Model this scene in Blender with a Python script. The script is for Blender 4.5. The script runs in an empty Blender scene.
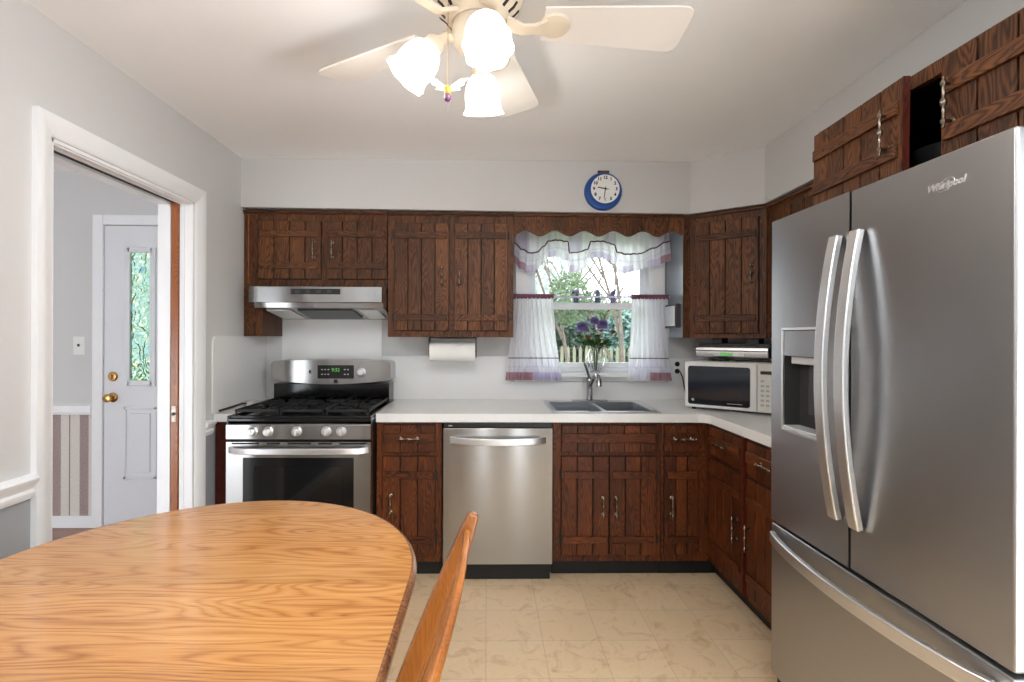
import bpy, bmesh, math, random
from mathutils import Matrix, Vector, noise
random.seed(7)
PI = math.pi
R = math.radians
scn = bpy.context.scene
COL = scn.collection

# ------------------------------------------------------------------ camera, world, exposure
cam_d = bpy.data.cameras.new('camera')
cam = bpy.data.objects.new('camera', cam_d)
COL.objects.link(cam)
cam_d.sensor_width = 36
cam_d.lens = 18.0
cam_d.shift_x = 0.0176
cam_d.shift_y = -0.0049
cam_d.clip_start = 0.02
cam.matrix_world = Matrix.Translation((0, 0, 1.34)) @ Matrix.Rotation(-0.0137, 4, 'Z') @ Matrix.Rotation(PI / 2, 4, 'X') @ Matrix.Rotation(0.0035, 4, 'Z')
scn.camera = cam
w = bpy.data.worlds.new('sky')
scn.world = w
w.use_nodes = True
bg = w.node_tree.nodes['Background']
bg.inputs[0].default_value = (0.90, 0.955, 1.0, 1)
bg.inputs[1].default_value = 3.5
scn.view_settings.view_transform = 'Standard'
scn.view_settings.look = 'None'
scn.view_settings.gamma = 1
scn.view_settings.use_curve_mapping = False
scn.view_settings.exposure = 0.7
scn.cycles.max_bounces = 14
scn.cycles.diffuse_bounces = 8
scn.cycles.transparent_max_bounces = 16
scn.cycles.sample_clamp_indirect = 6
FAN = (-0.03, 1.48, 2.0)

# ------------------------------------------------------------------ materials
def srgb(r, g, b):
    f = lambda c: (c / 255 / 12.92) if c / 255 <= .04045 else ((c / 255 + .055) / 1.055) ** 2.4
    return (f(r), f(g), f(b), 1)

class NT:
    def __init__(s, name):
        s.m = bpy.data.materials.new(name)
        s.m.use_nodes = True
        s.t = s.m.node_tree
        s.b = s.t.nodes['Principled BSDF']
    def n(s, typ, **kw):
        nd = s.t.nodes.new(typ)
        for k, v in kw.items():
            if k.startswith('i_'):
                nd.inputs[k[2:].replace('_', ' ')].default_value = v
            else:
                setattr(nd, k, v)
        return nd
    def l(s, a, ai, b, bi):
        s.t.links.new(a.outputs[ai], b.inputs[bi])
    def math(s, op, a, b=None):
        nd = s.n('ShaderNodeMath', operation=op)
        for i, q in enumerate((a, b)):
            if q is None: continue
            if isinstance(q, tuple): s.l(q[0], q[1], nd, i)
            else: nd.inputs[i].default_value = q
        return (nd, 0)
    def ramp(s, src, stops):
        nd = s.n('ShaderNodeValToRGB')
        e = nd.color_ramp.elements
        while len(e) > 1: e.remove(e[-1])
        e[0].position = stops[0][0]; e[0].color = stops[0][1]
        for p, c in stops[1:]:
            x = e.new(p); x.color = c
        s.l(src[0], src[1], nd, 0)
        return nd

def plain(name, col, rough=.5, metal=0, noise_amt=.04, nscale=6, bump=0, bscale=60, **kw):
    t = NT(name)
    t.b.inputs['Roughness'].default_value = rough
    t.b.inputs['Metallic'].default_value = metal
    for k, v in kw.items():
        t.b.inputs[k.replace('_', ' ')].default_value = v
    tc = t.n('ShaderNodeTexCoord')
    nz = t.n('ShaderNodeTexNoise', i_Scale=nscale, i_Detail=3.0)
    t.l(tc, 'Object', nz, 'Vector')
    a = tuple(max(0, c * (1 - noise_amt)) for c in col[:3]) + (1,)
    b = tuple(min(1, c * (1 + noise_amt)) for c in col[:3]) + (1,)
    rp = t.ramp((nz, 0), [(.3, a), (.7, b)])
    t.l(rp, 0, t.b, 'Base Color')
    if bump:
        n2 = t.n('ShaderNodeTexNoise', i_Scale=bscale, i_Detail=4.0)
        t.l(tc, 'Object', n2, 'Vector')
        bp = t.n('ShaderNodeBump', i_Strength=bump, i_Distance=.002)
        t.l(n2, 0, bp, 'Height')
        t.l(bp, 0, t.b, 'Normal')
    return t.m

def oak(name, dark, mid, light, axis='z', rough=.4, lo=2.6, hi=34., rings=150., pore=.62, plank=None, coat=0, bump=.35, rw=.24, var=.30, stops=(.20, .44, .74)):
    """oak grain running along `axis`; face attribute rnd and the object vary it per board"""
    t = NT(name)
    tc = t.n('ShaderNodeTexCoord')
    at = t.n('ShaderNodeAttribute', attribute_name='rnd')
    oi = t.n('ShaderNodeObjectInfo')
    wv = t.math('MULTIPLY', (at, 'Fac'), 37.)
    wv = t.math('ADD', wv, t.math('MULTIPLY', (oi, 'Random'), 53.))
    sp = None
    if plank:
        sp = t.n('ShaderNodeSeparateXYZ')
        t.l(tc, 'Object', sp, 0)
        pid = t.math('FLOOR', t.math('DIVIDE', (sp, plank[0]), plank[1]))
        wv = t.math('ADD', wv, t.math('MULTIPLY', pid, 7.31))
    def mp(a, c):
        sc = {'x': (a, c, c), 'y': (c, a, c), 'z': (c, c, a)}[axis]
        m = t.n('ShaderNodeMapping')
        m.inputs['Scale'].default_value = sc
        t.l(tc, 'Object', m, 0)
        return m
    n1 = t.n('ShaderNodeTexNoise', noise_dimensions='4D', i_Scale=1.0, i_Detail=1.5, i_Roughness=.4)
    t.l(mp(lo, lo * 6.5), 0, n1, 'Vector'); t.l(wv[0], wv[1], n1, 'W')
    ring = t.math('SINE', t.math('MULTIPLY', (n1, 0), rings))
    ring = t.math('POWER', t.math('ADD', t.math('MULTIPLY', ring, .5), .5), .55)
    n2 = t.n('ShaderNodeTexNoise', noise_dimensions='4D', i_Scale=1.0, i_Detail=4.0, i_Roughness=.65)
    t.l(mp(hi * .35, hi * 9), 0, n2, 'Vector'); t.l(wv[0], wv[1], n2, 'W')
    n3 = t.n('ShaderNodeTexNoise', noise_dimensions='4D', i_Scale=1.0, i_Detail=2.0)
    t.l(mp(1.2, 7), 0, n3, 'Vector'); t.l(wv[0], wv[1], n3, 'W')
    fac = t.math('ADD', t.math('MULTIPLY', ring, rw), t.math('MULTIPLY', (n2, 0), pore))
    fac = t.math('ADD', fac, t.math('MULTIPLY', (n3, 0), .45))
    fac = t.math('SUBTRACT', fac, .22)
    rp = t.ramp(fac, [(stops[0], dark), (stops[1], mid), (stops[2], light)])
    mix = t.n('ShaderNodeHueSaturation')
    wn = t.n('ShaderNodeTexWhiteNoise', noise_dimensions='1D')
    t.l(wv[0], wv[1], wn, 'W')
    val = t.math('ADD', t.math('MULTIPLY', (wn, 0), var), 1.0 - var / 2)
    t.l(val[0], val[1], mix, 'Value')
    t.l(rp, 0, mix, 'Color')
    t.l(mix, 0, t.b, 'Base Color')
    t.b.inputs['Roughness'].default_value = rough
    t.b.inputs['Specular IOR Level'].default_value = .5 if coat else .3
    t.b.inputs['Coat Weight'].default_value = coat
    t.b.inputs['Coat Roughness'].default_value = .12
    if bump:
        bp = t.n('ShaderNodeBump', i_Strength=bump, i_Distance=.0015)
        t.l(fac[0], fac[1], bp, 'Height')
        t.l(bp, 0, t.b, 'Normal')
    return t.m

def steel(name, col, rough=.3, stretch=(1.2, 1.2, 900), aniso=.75, rot=.25, metal=1.0):
    t = NT(name)
    tc = t.n('ShaderNodeTexCoord')
    m = t.n('ShaderNodeMapping'); m.inputs['Scale'].default_value = stretch
    t.l(tc, 'Object', m, 0)
    nz = t.n('ShaderNodeTexNoise', i_Scale=1.0, i_Detail=3.0)
    t.l(m, 0, nz, 'Vector')
    rp = t.ramp((nz, 0), [(.3, tuple(c * .975 for c in col[:3]) + (1,)), (.7, tuple(min(1, c * 1.025) for c in col[:3]) + (1,))])
    t.l(rp, 0, t.b, 'Base Color')
    rr = t.math('ADD', t.math('MULTIPLY', (nz, 0), .05), rough - .025)
    t.l(rr[0], rr[1], t.b, 'Roughness')
    t.b.inputs['Metallic'].default_value = metal
    t.b.inputs['Anisotropic'].default_value = aniso
    t.b.inputs['Anisotropic Rotation'].default_value = rot
    tg = t.n('ShaderNodeTangent', direction_type='RADIAL', axis='Z')
    t.l(tg, 0, t.b, 'Tangent')
    return t.m

def glass(name, col=(1, 1, 1, 1), rough=0.0, ior=1.45):
    t = NT(name)
    t.b.inputs['Base Color'].default_value = col
    t.b.inputs['Roughness'].default_value = rough
    t.b.inputs['Transmission Weight'].default_value = 1
    t.b.inputs['IOR'].default_value = ior
    return t.m

def pane(name, tint=(1, 1, 1, 1), refl=.08):
    t = NT(name)
    tr = t.n('ShaderNodeBsdfTransparent'); tr.inputs[0].default_value = tint
    gl = t.n('ShaderNodeBsdfGlossy'); gl.inputs['Roughness'].default_value = .02
    mx = t.n('ShaderNodeMixShader')
    fr = t.n('ShaderNodeFresnel', i_IOR=1.45)
    t.l(fr, 0, mx, 0); t.l(tr, 0, mx, 1); t.l(gl, 0, mx, 2)
    t.l(mx, 0, t.t.nodes['Material Output'], 0)
    return t.m

def cloth(name, col, trans=.5, alpha=1.0):
    t = NT(name)
    d = t.n('ShaderNodeBsdfDiffuse'); d.inputs[0].default_value = col
    tl = t.n('ShaderNodeBsdfTranslucent'); tl.inputs[0].default_value = col
    mx = t.n('ShaderNodeMixShader'); mx.inputs[0].default_value = trans
    t.l(d, 0, mx, 1); t.l(tl, 0, mx, 2)
    tc = t.n('ShaderNodeTexCoord')
    nz = t.n('ShaderNodeTexNoise', i_Scale=260., i_Detail=2.0)
    t.l(tc, 'Object', nz, 'Vector')
    bp = t.n('ShaderNodeBump', i_Strength=.15, i_Distance=.001)
    t.l(nz, 0, bp, 'Height'); t.l(bp, 0, d, 'Normal')
    last = mx
    if alpha < 1:
        tr = t.n('ShaderNodeBsdfTransparent')
        m2 = t.n('ShaderNodeMixShader'); m2.inputs[0].default_value = alpha
        t.l(tr, 0, m2, 1); t.l(mx, 0, m2, 2); last = m2
    t.l(last, 0, t.t.nodes['Material Output'], 0)
    return t.m

def emit(name, col, strength):
    t = NT(name)
    t.b.inputs['Base Color'].default_value = col
    t.b.inputs['Emission Color'].default_value = col
    t.b.inputs['Emission Strength'].default_value = strength
    return t.m

def tiles(name):
    t = NT(name)
    tc = t.n('ShaderNodeTexCoord')
    br = t.n('ShaderNodeTexBrick')
    br.offset = 0; br.squash = 1
    br.inputs['Scale'].default_value = 1
    br.inputs['Brick Width'].default_value = .25
    br.inputs['Row Height'].default_value = .25
    br.inputs['Mortar Size'].default_value = .0016
    br.inputs['Mortar Smooth'].default_value = .3
    br.inputs['Color1'].default_value = srgb(234, 208, 172)
    br.inputs['Color2'].default_value = srgb(226, 200, 163)
    br.inputs['Mortar'].default_value = srgb(196, 176, 150)
    t.l(tc, 'Object', br, 'Vector')
    n1 = t.n('ShaderNodeTexNoise', i_Scale=9., i_Detail=8.0, i_Roughness=.68, i_Distortion=1.2)
    t.l(tc, 'Object', n1, 'Vector')
    rp = t.ramp((n1, 0), [(.3, srgb(218, 196, 168)), (.5, (1, 1, 1, 1)), (.75, srgb(248, 236, 220))])
    mx = t.n('ShaderNodeMix', data_type='RGBA', blend_type='MULTIPLY')
    mx.inputs[0].default_value = .75
    t.l(br, 'Color', mx, 6); t.l(rp, 0, mx, 7)
    t.l(mx, 2, t.b, 'Base Color')
    t.b.inputs['Roughness'].default_value = .42
    bp = t.n('ShaderNodeBump', i_Strength=.2, i_Distance=.002, invert=True)
    t.l(br, 'Fac', bp, 'Height'); t.l(bp, 0, t.b, 'Normal')
    return t.m

def stripes(name):
    t = NT(name)
    tc = t.n('ShaderNodeTexCoord')
    sp = t.n('ShaderNodeSeparateXYZ'); t.l(tc, 'Object', sp, 0)
    u = t.math('FRACT', t.math('ADD', t.math('DIVIDE', (sp, 0), .19), .835))
    wt = srgb(214, 208, 200); mv = srgb(158, 140, 138); dk = srgb(120, 112, 108); lt = srgb(198, 193, 186)
    rp = t.ramp(u, [(0, mv), (.3, lt), (.32, wt), (.6, dk), (.64, wt), (.97, lt), (.985, mv)])
    rp.color_ramp.interpolation = 'CONSTANT'
    nz = t.n('ShaderNodeTexNoise', i_Scale=90., i_Detail=4.0); t.l(tc, 'Object', nz, 'Vector')
    mx = t.n('ShaderNodeMix', data_type='RGBA', blend_type='OVERLAY'); mx.inputs[0].default_value = .35
    t.l(rp, 0, mx, 6); t.l(nz, 0, mx, 7); t.l(mx, 2, t.b, 'Base Color')
    t.b.inputs['Roughness'].default_value = .7
    return t.m

def art_glass(name):
    t = NT(name)
    tc = t.n('ShaderNodeTexCoord')
    nz = t.n('ShaderNodeTexNoise', i_Scale=11., i_Detail=3.0, i_Distortion=2.5); t.l(tc, 'Object', nz, 'Vector')
    rp = t.ramp((nz, 0), [(.3, srgb(70, 100, 104)), (.45, srgb(120, 142, 132)), (.52, srgb(80, 104, 78)), (.60, srgb(140, 156, 150)), (.7, srgb(150, 122, 60))])
    wv = t.n('ShaderNodeTexWave', i_Scale=9., i_Distortion=14., i_Detail=2.0); t.l(tc, 'Object', wv, 'Vector')
    bp = t.n('ShaderNodeBump', i_Strength=.9, i_Distance=.01); t.l(wv, 0, bp, 'Height'); t.l(bp, 0, t.b, 'Normal')
    t.l(rp, 0, t.b, 'Base Color')
    t.b.inputs['Roughness'].default_value = .12
    t.b.inputs['Transmission Weight'].default_value = .85
    t.b.inputs['IOR'].default_value = 1.2
    return t.m

M = {}
D_, M_, L_ = srgb(22, 11, 6), srgb(78, 45, 24), srgb(134, 84, 46)
M['oak_v'] = oak('dark oak upright', D_, M_, L_, 'z', rough=.5)
M['oak_h'] = oak('dark oak level', D_, M_, L_, 'x', rough=.5)
D2, M2, L2 = srgb(20, 8, 4), srgb(78, 38, 16), srgb(132, 70, 31)  # same oak as the uppers; the redder light on it is in the colour
M['base_v'] = oak('dark oak upright redder lit', D2, M2, L2, 'z', rough=.45)
M['base_h'] = oak('dark oak level redder lit', D2, M2, L2, 'x', rough=.45)
M['oak_in'] = plain('dark cabinet interior', srgb(34, 24, 20), .6)
M['gap'] = plain('dark groove', srgb(10, 6, 5), .7)
M['redge'] = oak('door edge reddish oak', srgb(40, 12, 7), srgb(76, 28, 15), srgb(98, 42, 24), 'z', rough=.4)
M['table'] = oak('golden oak tabletop', srgb(142, 84, 38), srgb(194, 136, 78), srgb(216, 166, 106), 'x', rough=.22, lo=1.3, hi=24., rings=170., pore=.50, rw=.17, var=.18, stops=(.12, .36, .66), plank=(1, .083), coat=.35, bump=.06)
M['rim'] = oak('rim oak', srgb(90, 50, 28), srgb(146, 96, 62), srgb(176, 128, 92), 'x', rough=.25, coat=.5, bump=.05, rw=.12)
M['chair'] = oak('honey oak chair', srgb(120, 66, 24), srgb(178, 108, 46), srgb(206, 140, 74), 'z', rough=.25, coat=.4, bump=.03, rw=.05, pore=.3, stops=(.0, .3, .7))
M['pocket'] = oak('pocket door pine', srgb(110, 56, 22), srgb(150, 84, 40), srgb(172, 104, 56), 'z', rough=.3, coat=.2)
M['wood_floor'] = oak('hall floor boards', srgb(80, 40, 18), srgb(134, 74, 36), srgb(160, 96, 52), 'x', rough=.3, plank=(1, .07), coat=.3)
M['wall'] = plain('grey wall paint', srgb(207, 207, 206), .75, noise_amt=.012, nscale=2, bump=.05, bscale=160)
M['wall_low'] = plain('dark grey wall paint', srgb(158, 160, 163), .7, noise_amt=.012, nscale=2, bump=.05, bscale=160)
M['soffit'] = plain('soffit paint', srgb(206, 206, 205), .75, noise_amt=.012, nscale=2)
M['ceil'] = plain('ceiling paint', srgb(250, 251, 253), .8, noise_amt=.01, nscale=2)
M['white'] = plain('white gloss trim', srgb(240, 241, 243), .35, noise_amt=.01)
M['door_white'] = plain('white door paint', srgb(226, 228, 232), .35, noise_amt=.01)
M['lam'] = plain('white laminate', srgb(236, 236, 234), .22, noise_amt=.012, nscale=30)
M['splash'] = plain('white splash panel', srgb(232, 232, 231), .2, noise_amt=.01)
M['floor'] = tiles('beige vinyl tile')
M['stripes'] = stripes('striped wallpaper')
M['steel'] = steel('brushed steel', (.40, .396, .39, 1), .20, aniso=.95)
M['steel_f'] = steel('fridge steel', (.52, .52, .525, 1), .33)
M['steel_h'] = steel('polished handle steel', (.86, .86, .86, 1), .36, aniso=0)
M['steel_s'] = steel('sink steel', (.55, .56, .58, 1), .28, aniso=.2)
M['chrome'] = plain('chrome', (.8, .8, .8, 1), .12, 1.0)
M['nickel'] = plain('faucet metal', (.42, .42, .42, 1), .22, 1.0)
M['brass'] = plain('polished brass', srgb(196, 156, 100), .25, 1.0)
M['antique'] = plain('antique pewter brass', srgb(140, 128, 116), .25, 1.0, noise_amt=.35, nscale=40)
M['nail'] = plain('dark peg', srgb(70, 38, 22), .4)
M['iron'] = plain('black iron hinge', srgb(22, 20, 19), .45)
M['cast'] = plain('black cast iron', srgb(20, 20, 21), .5, bump=.3, bscale=300)
M['enamel'] = plain('black enamel', srgb(12, 12, 13), .12)
M['blackp'] = plain('black plastic', srgb(18, 18, 19), .4)
M['kick'] = plain('black toe kick', srgb(12, 11, 12), .55)
M['dglass'] = plain('dark oven glass', srgb(16, 17, 18), .06)
M['mglass'] = plain('blue black microwave glass', srgb(10, 22, 36), .06)
M['darkgrey'] = plain('dark grey enamel', srgb(62, 62, 63), .4)
M['dgrey2'] = plain('grey cavity plastic', srgb(58, 57, 56), .35)
M['lgrey'] = plain('light grey plastic', srgb(190, 192, 194), .35)
M['side_grey'] = plain('grey blue side face', srgb(128, 138, 148), .15)  # even glossy grey blue for the corner cabinet's window side
M['mwhite'] = plain('microwave white', srgb(232, 232, 230), .3, noise_amt=.01)
M['mcream'] = plain('keypad cream', srgb(222, 220, 212), .4, noise_amt=.01)
M['keys'] = plain('key grey', srgb(176, 176, 172), .5)
M['ink'] = plain('black ink', srgb(14, 14, 16), .6)
M['led'] = emit('green display', (.10, .45, .08, 1), .35)
M['paper'] = plain('paper towel', srgb(244, 243, 240), .85, bump=.25, bscale=220)
M['blue'] = plain('clock blue', srgb(14, 74, 150), .3)
M['dial'] = plain('clock dial', srgb(240, 241, 240), .4)
M['brown'] = plain('brown tag', srgb(92, 66, 54), .5)
M['vinyl'] = plain('white window vinyl', srgb(236, 240, 244), .3, noise_amt=.01)
M['pane'] = pane('window glass')
M['glass'] = glass('clear glass', rough=.06)
M['artglass'] = art_glass('leaded door glass')
M['fabric'] = cloth('white sheer cotton', (.96, .97, 1.0, 1), .6, .95)
M['lilac'] = cloth('lilac cotton', (.78, .75, .87, 1), .55)
M['pink'] = cloth('dusty pink cotton', (.62, .42, .48, 1), .4)
M['mauve'] = cloth('mauve ribbon', (.17, .075, .12, 1), .15)
M['mauve2'] = cloth('mauve rod pocket', (.24, .11, .16, 1), .2)
M['fanwhite'] = plain('fan white', srgb(236, 230, 224), .4, noise_amt=.015)
M['cream'] = plain('fan cream enamel', srgb(226, 212, 192), .3, noise_amt=.03)
M['slot'] = plain('vent slot dark', srgb(40, 36, 34), .6)
M['shade'] = emit('lit frosted shade', (1.0, .97, .91, 1), 2.6)
M['leaf'] = cloth('bouquet leaf', srgb(74, 108, 56), .35)
M['petal'] = cloth('violet petal', srgb(172, 158, 208), .4)
M['petal_w'] = plain('white petal', srgb(230, 230, 220), .6)
M['petal_o'] = plain('rust petal', srgb(170, 96, 52), .6, noise_amt=.3, nscale=60)
M['stem'] = plain('green stem', srgb(70, 110, 56), .5)
M['figl'] = plain('lavender figurine glaze', srgb(120, 116, 150), .3, noise_amt=.2, nscale=40)
M['figb'] = plain('slate blue figurine glaze', srgb(66, 92, 120), .3, noise_amt=.2, nscale=40)
M['grass'] = plain('lawn', srgb(104, 140, 70), .9, noise_amt=.3, nscale=3)
M['tree1'] = plain('bright leaf', srgb(80, 100, 66), .7, noise_amt=.35, nscale=2)
M['tree2'] = plain('deep leaf', srgb(44, 66, 48), .7, noise_amt=.35, nscale=2)
M['tree3'] = plain('blue green leaf', srgb(92, 120, 112), .7, noise_amt=.3, nscale=2)
M['bark'] = plain('bark', srgb(92, 82, 74), .9, noise_amt=.3, nscale=20)
M['fence'] = plain('weathered picket', srgb(120, 116, 98), .8, noise_amt=.15, nscale=9)
M['yellow'] = plain('yellow feathers', srgb(150, 140, 52), .5)
M['purple'] = plain('purple feathers', srgb(96, 60, 90), .5)
M['wing'] = glass('clear wing', (.95, .95, .95, 1), .15)

# ------------------------------------------------------------------ mesh builder
class MB:
    def __init__(s):
        s.v, s.f, s.m, s.r = [], [], [], []
        s.M = Matrix.Identity(4)
        s.sm = []
    def add(s, vs, fs, m=0, r=None, smooth=False):
        b = len(s.v)
        r = random.random() if r is None else r
        for p in vs: s.v.append(tuple(s.M @ Vector(p)))
        for q in fs:
            s.f.append([b + i for i in q]); s.m.append(m); s.r.append(r); s.sm.append(smooth)
        return s
    def box(s, x0, x1, y0, y1, z0, z1, m=0, r=None):
        vs = [(x, y, z) for z in (z0, z1) for y in (y0, y1) for x in (x0, x1)]
        return s.add(vs, [(0, 2, 3, 1), (4, 5, 7, 6), (0, 1, 5, 4), (2, 6, 7, 3), (0, 4, 6, 2), (1, 3, 7, 5)], m, r)
    def prism(s, poly, ax, a, b, m=0, r=None, smooth=False):
        def P(p, t):
            return {'x': (t, p[0], p[1]), 'y': (p[0], t, p[1]), 'z': (p[0], p[1], t)}[ax]
        n = len(poly)
        vs = [P(p, a) for p in poly] + [P(p, b) for p in poly]
        r = random.random() if r is None else r
        s.add(vs, [tuple(range(n)), tuple(range(2 * n - 1, n - 1, -1))], m, r)
        return s.add(vs, [(i, i + n, (i + 1) % n + n, (i + 1) % n) for i in range(n)], m, r, smooth)
    def lathe(s, prof, c=(0, 0, 0), ax='z', seg=24, m=0, r=None, wave=None):
        vs, fs = [], []
        for k, (rad, h) in enumerate(prof):
            for i in range(seg):
                a = 2 * PI * i / seg
                rr = rad * (1 + (wave(a, k) if wave else 0))
                x, y = rr * math.cos(a), rr * math.sin(a)
                p = {'z': (x, y, h), 'y': (x, h, y), 'x': (h, x, y)}[ax]
                vs.append((p[0] + c[0], p[1] + c[1], p[2] + c[2]))
        n = len(prof)
        for k in range(n - 1):
            for i in range(seg):
                j = (i + 1) % seg
                fs.append((k * seg + i, k * seg + j, (k + 1) * seg + j, (k + 1) * seg + i))
        if prof[0][0] > 1e-5: fs.append(tuple(range(seg)))
        if prof[-1][0] > 1e-5: fs.append(tuple((n - 1) * seg + i for i in range(seg)))
        return s.add(vs, fs, m, r, True)
    def open_lathe(s, prof, c=(0, 0, 0), seg=32, m=0, wave=None):
        b = len(s.f)
        s.lathe(prof, c, 'z', seg, m, None, wave)
        while s.f and len(s.f) > b and len(s.f[-1]) == seg and seg != 4:
            s.f.pop(); s.m.pop(); s.r.pop(); s.sm.pop()
        return s
    def sphere(s, c, r, m=0, sx=1, sy=1, sz=1, seg=16, rings=10):
        prof = [(max(1e-6, math.sin(PI * i / rings)), -math.cos(PI * i / rings)) for i in range(rings + 1)]
        vs, fs = [], []
        for rad, h in prof:
            for i in range(seg):
                a = 2 * PI * i / seg
                vs.append((c[0] + r * sx * rad * math.cos(a), c[1] + r * sy * rad * math.sin(a), c[2] + r * sz * h))
        for k in range(rings):
            for i in range(seg):
                j = (i + 1) % seg
                fs.append((k * seg + i, k * seg + j, (k + 1) * seg + j, (k + 1) * seg + i))
        return s.add(vs, fs, m, None, True)
    def tube(s, pts, rad, seg=10, m=0, flat=1.0, up=None, r=None):
        pts = [Vector(p) for p in pts]
        n = len(pts)
        rads = rad if isinstance(rad, (list, tuple)) else [rad] * n
        vs, fs = [], []
        ref = Vector(up) if up else None
        for k, p in enumerate(pts):
            t = (pts[min(k + 1, n - 1)] - pts[max(k - 1, 0)]).normalized()
            if ref is None:
                ref = Vector((0, 0, 1)) if abs(t.z) < .9 else Vector((1, 0, 0))
            u = (ref - t * ref.dot(t)).normalized()
            q = t.cross(u)
            if not up: ref = u
            for i in range(seg):
                a = 2 * PI * i / seg
                vs.append(p + u * (rads[k] * math.cos(a)) + q * (rads[k] * flat * math.sin(a)))
        for k in range(n - 1):
            for i in range(seg):
                j = (i + 1) % seg
                fs.append((k * seg + i, k * seg + j, (k + 1) * seg + j, (k + 1) * seg + i))
        fs.append(tuple(range(seg))); fs.append(tuple((n - 1) * seg + i for i in range(seg)))
        return s.add(vs, fs, m, r, True)
    def bar(s, pts, wdt, thk, up=(0, 0, 1), m=0, r=None):
        """rectangular section swept along pts: wdt along up, thk across; lists allowed"""
        pts = [Vector(p) for p in pts]
        n = len(pts)
        ws = wdt if isinstance(wdt, (list, tuple)) else [wdt] * n
        ts = thk if isinstance(thk, (list, tuple)) else [thk] * n
        vs, fs = [], []
        for k, p in enumerate(pts):
            t = (pts[min(k + 1, n - 1)] - pts[max(k - 1, 0)]).normalized()
            u = Vector(up); u = (u - t * u.dot(t)).normalized()
            q = t.cross(u)
            for a, b in ((-1, -1), (1, -1), (1, 1), (-1, 1)):
                vs.append(p + u * (a * ws[k] / 2) + q * (b * ts[k] / 2))
        for k in range(n - 1):
            for i in range(4):
                j = (i + 1) % 4
                fs.append((k * 4 + i, k * 4 + j, k * 4 + 4 + j, k * 4 + 4 + i))
        fs.append((0, 1, 2, 3)); fs.append(tuple((n - 1) * 4 + i for i in range(4)))
        return s.add(vs, fs, m, r)
    def grid(s, fn, nu, nv, m=0, smooth=True, mfn=None):
        b = len(s.v)
        for j in range(nv + 1):
            for i in range(nu + 1):
                s.v.append(tuple(s.M @ Vector(fn(i / nu, j / nv))))
        for j in range(nv):
            for i in range(nu):
                k = b + j * (nu + 1) + i
                s.f.append([k, k + 1, k + nu + 2, k + nu + 1])
                s.m.append(mfn(i / nu, j / nv) if mfn else m); s.r.append(.5); s.sm.append(smooth)
        return s
    def build(s, name, mats, parent=None, bevel=0, solid=0, smooth_all=False, fix=True, seg=2):
        me = bpy.data.meshes.new(name)
        me.from_pydata(s.v, [], s.f)
        if not isinstance(mats, (list, tuple)): mats = [mats]
        for q in mats: me.materials.append(M[q] if isinstance(q, str) else q)
        me.polygons.foreach_set('material_index', s.m)
        me.polygons.foreach_set('use_smooth', [True] * len(s.f) if (smooth_all or bevel) else s.sm)
        at = me.attributes.new('rnd', 'FLOAT', 'FACE')
        at.data.foreach_set('value', s.r)
        if fix:
            bm = bmesh.new(); bm.from_mesh(me)
            bmesh.ops.recalc_face_normals(bm, faces=bm.faces)
            bm.to_mesh(me); bm.free()
        me.update()
        me.set_sharp_from_angle(angle=R(38))
        o = bpy.data.objects.new(name, me)
        COL.objects.link(o)
        if parent: o.parent = parent
        if bevel:
            b = o.modifiers.new('bevel', 'BEVEL'); b.width = bevel; b.segments = seg; b.limit_method = 'ANGLE'; b.angle_limit = R(40)
            b.harden_normals = True
        if solid:
            b = o.modifiers.new('solid', 'SOLIDIFY'); b.thickness = solid; b.offset = 0
        return o

def tag(o, label, cat, group=None):
    o['label'] = label; o['category'] = cat
    if group: o['group'] = group
    return o
def thing(name, label, cat, loc=(0, 0, 0), rz=0, group=None):
    o = bpy.data.objects.new(name, None)
    o.empty_display_size = .1
    COL.objects.link(o)
    o.location = loc; o.rotation_euler = (0, 0, rz)
    return tag(o, label, cat, group)
def struct(o):
    o['kind'] = 'structure'
    return o
def text(s, size, mat, parent, loc, rot, name='lettering', ext=.0006, align='CENTER', shear=0, bold=0):
    cu = bpy.data.curves.new('t', 'FONT')
    cu.body = s; cu.size = size; cu.extrude = ext; cu.align_x = align; cu.align_y = 'CENTER'; cu.shear = shear; cu.offset = bold
    o = bpy.data.objects.new('t', cu)
    COL.objects.link(o)
    me = bpy.data.meshes.new_from_object(o.evaluated_get(bpy.context.evaluated_depsgraph_get()))
    bpy.data.objects.remove(o); bpy.data.curves.remove(cu)
    me.name = name
    me.materials.clear(); me.materials.append(M[mat])
    q = bpy.data.objects.new(name, me)
    COL.objects.link(q)
    q.parent = parent; q.location = loc; q.rotation_euler = rot
    return q

# ------------------------------------------------------------------ key dimensions (metres; camera stands at x=0 y=0)
XL, XR, YB = -1.475, 1.857, 3.43
CEIL = 2.40
WT = .175                      # thickness of the left partition
XH = XL - WT                   # its hall face
YF = 3.59                      # hall end wall
DY0, DY1, DZ = 1.748, 2.60, 2.008   # pocket-door opening
HC = 2.47
WX0, WX1, WZ0, WZ1 = .26, 1.12, 1.10, 2.03   # window opening
YE = 0.25                      # ceiling and right wall stop short here, unseen, to let sky light in
YR = -0.7                      # rear end of what is modelled

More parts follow.
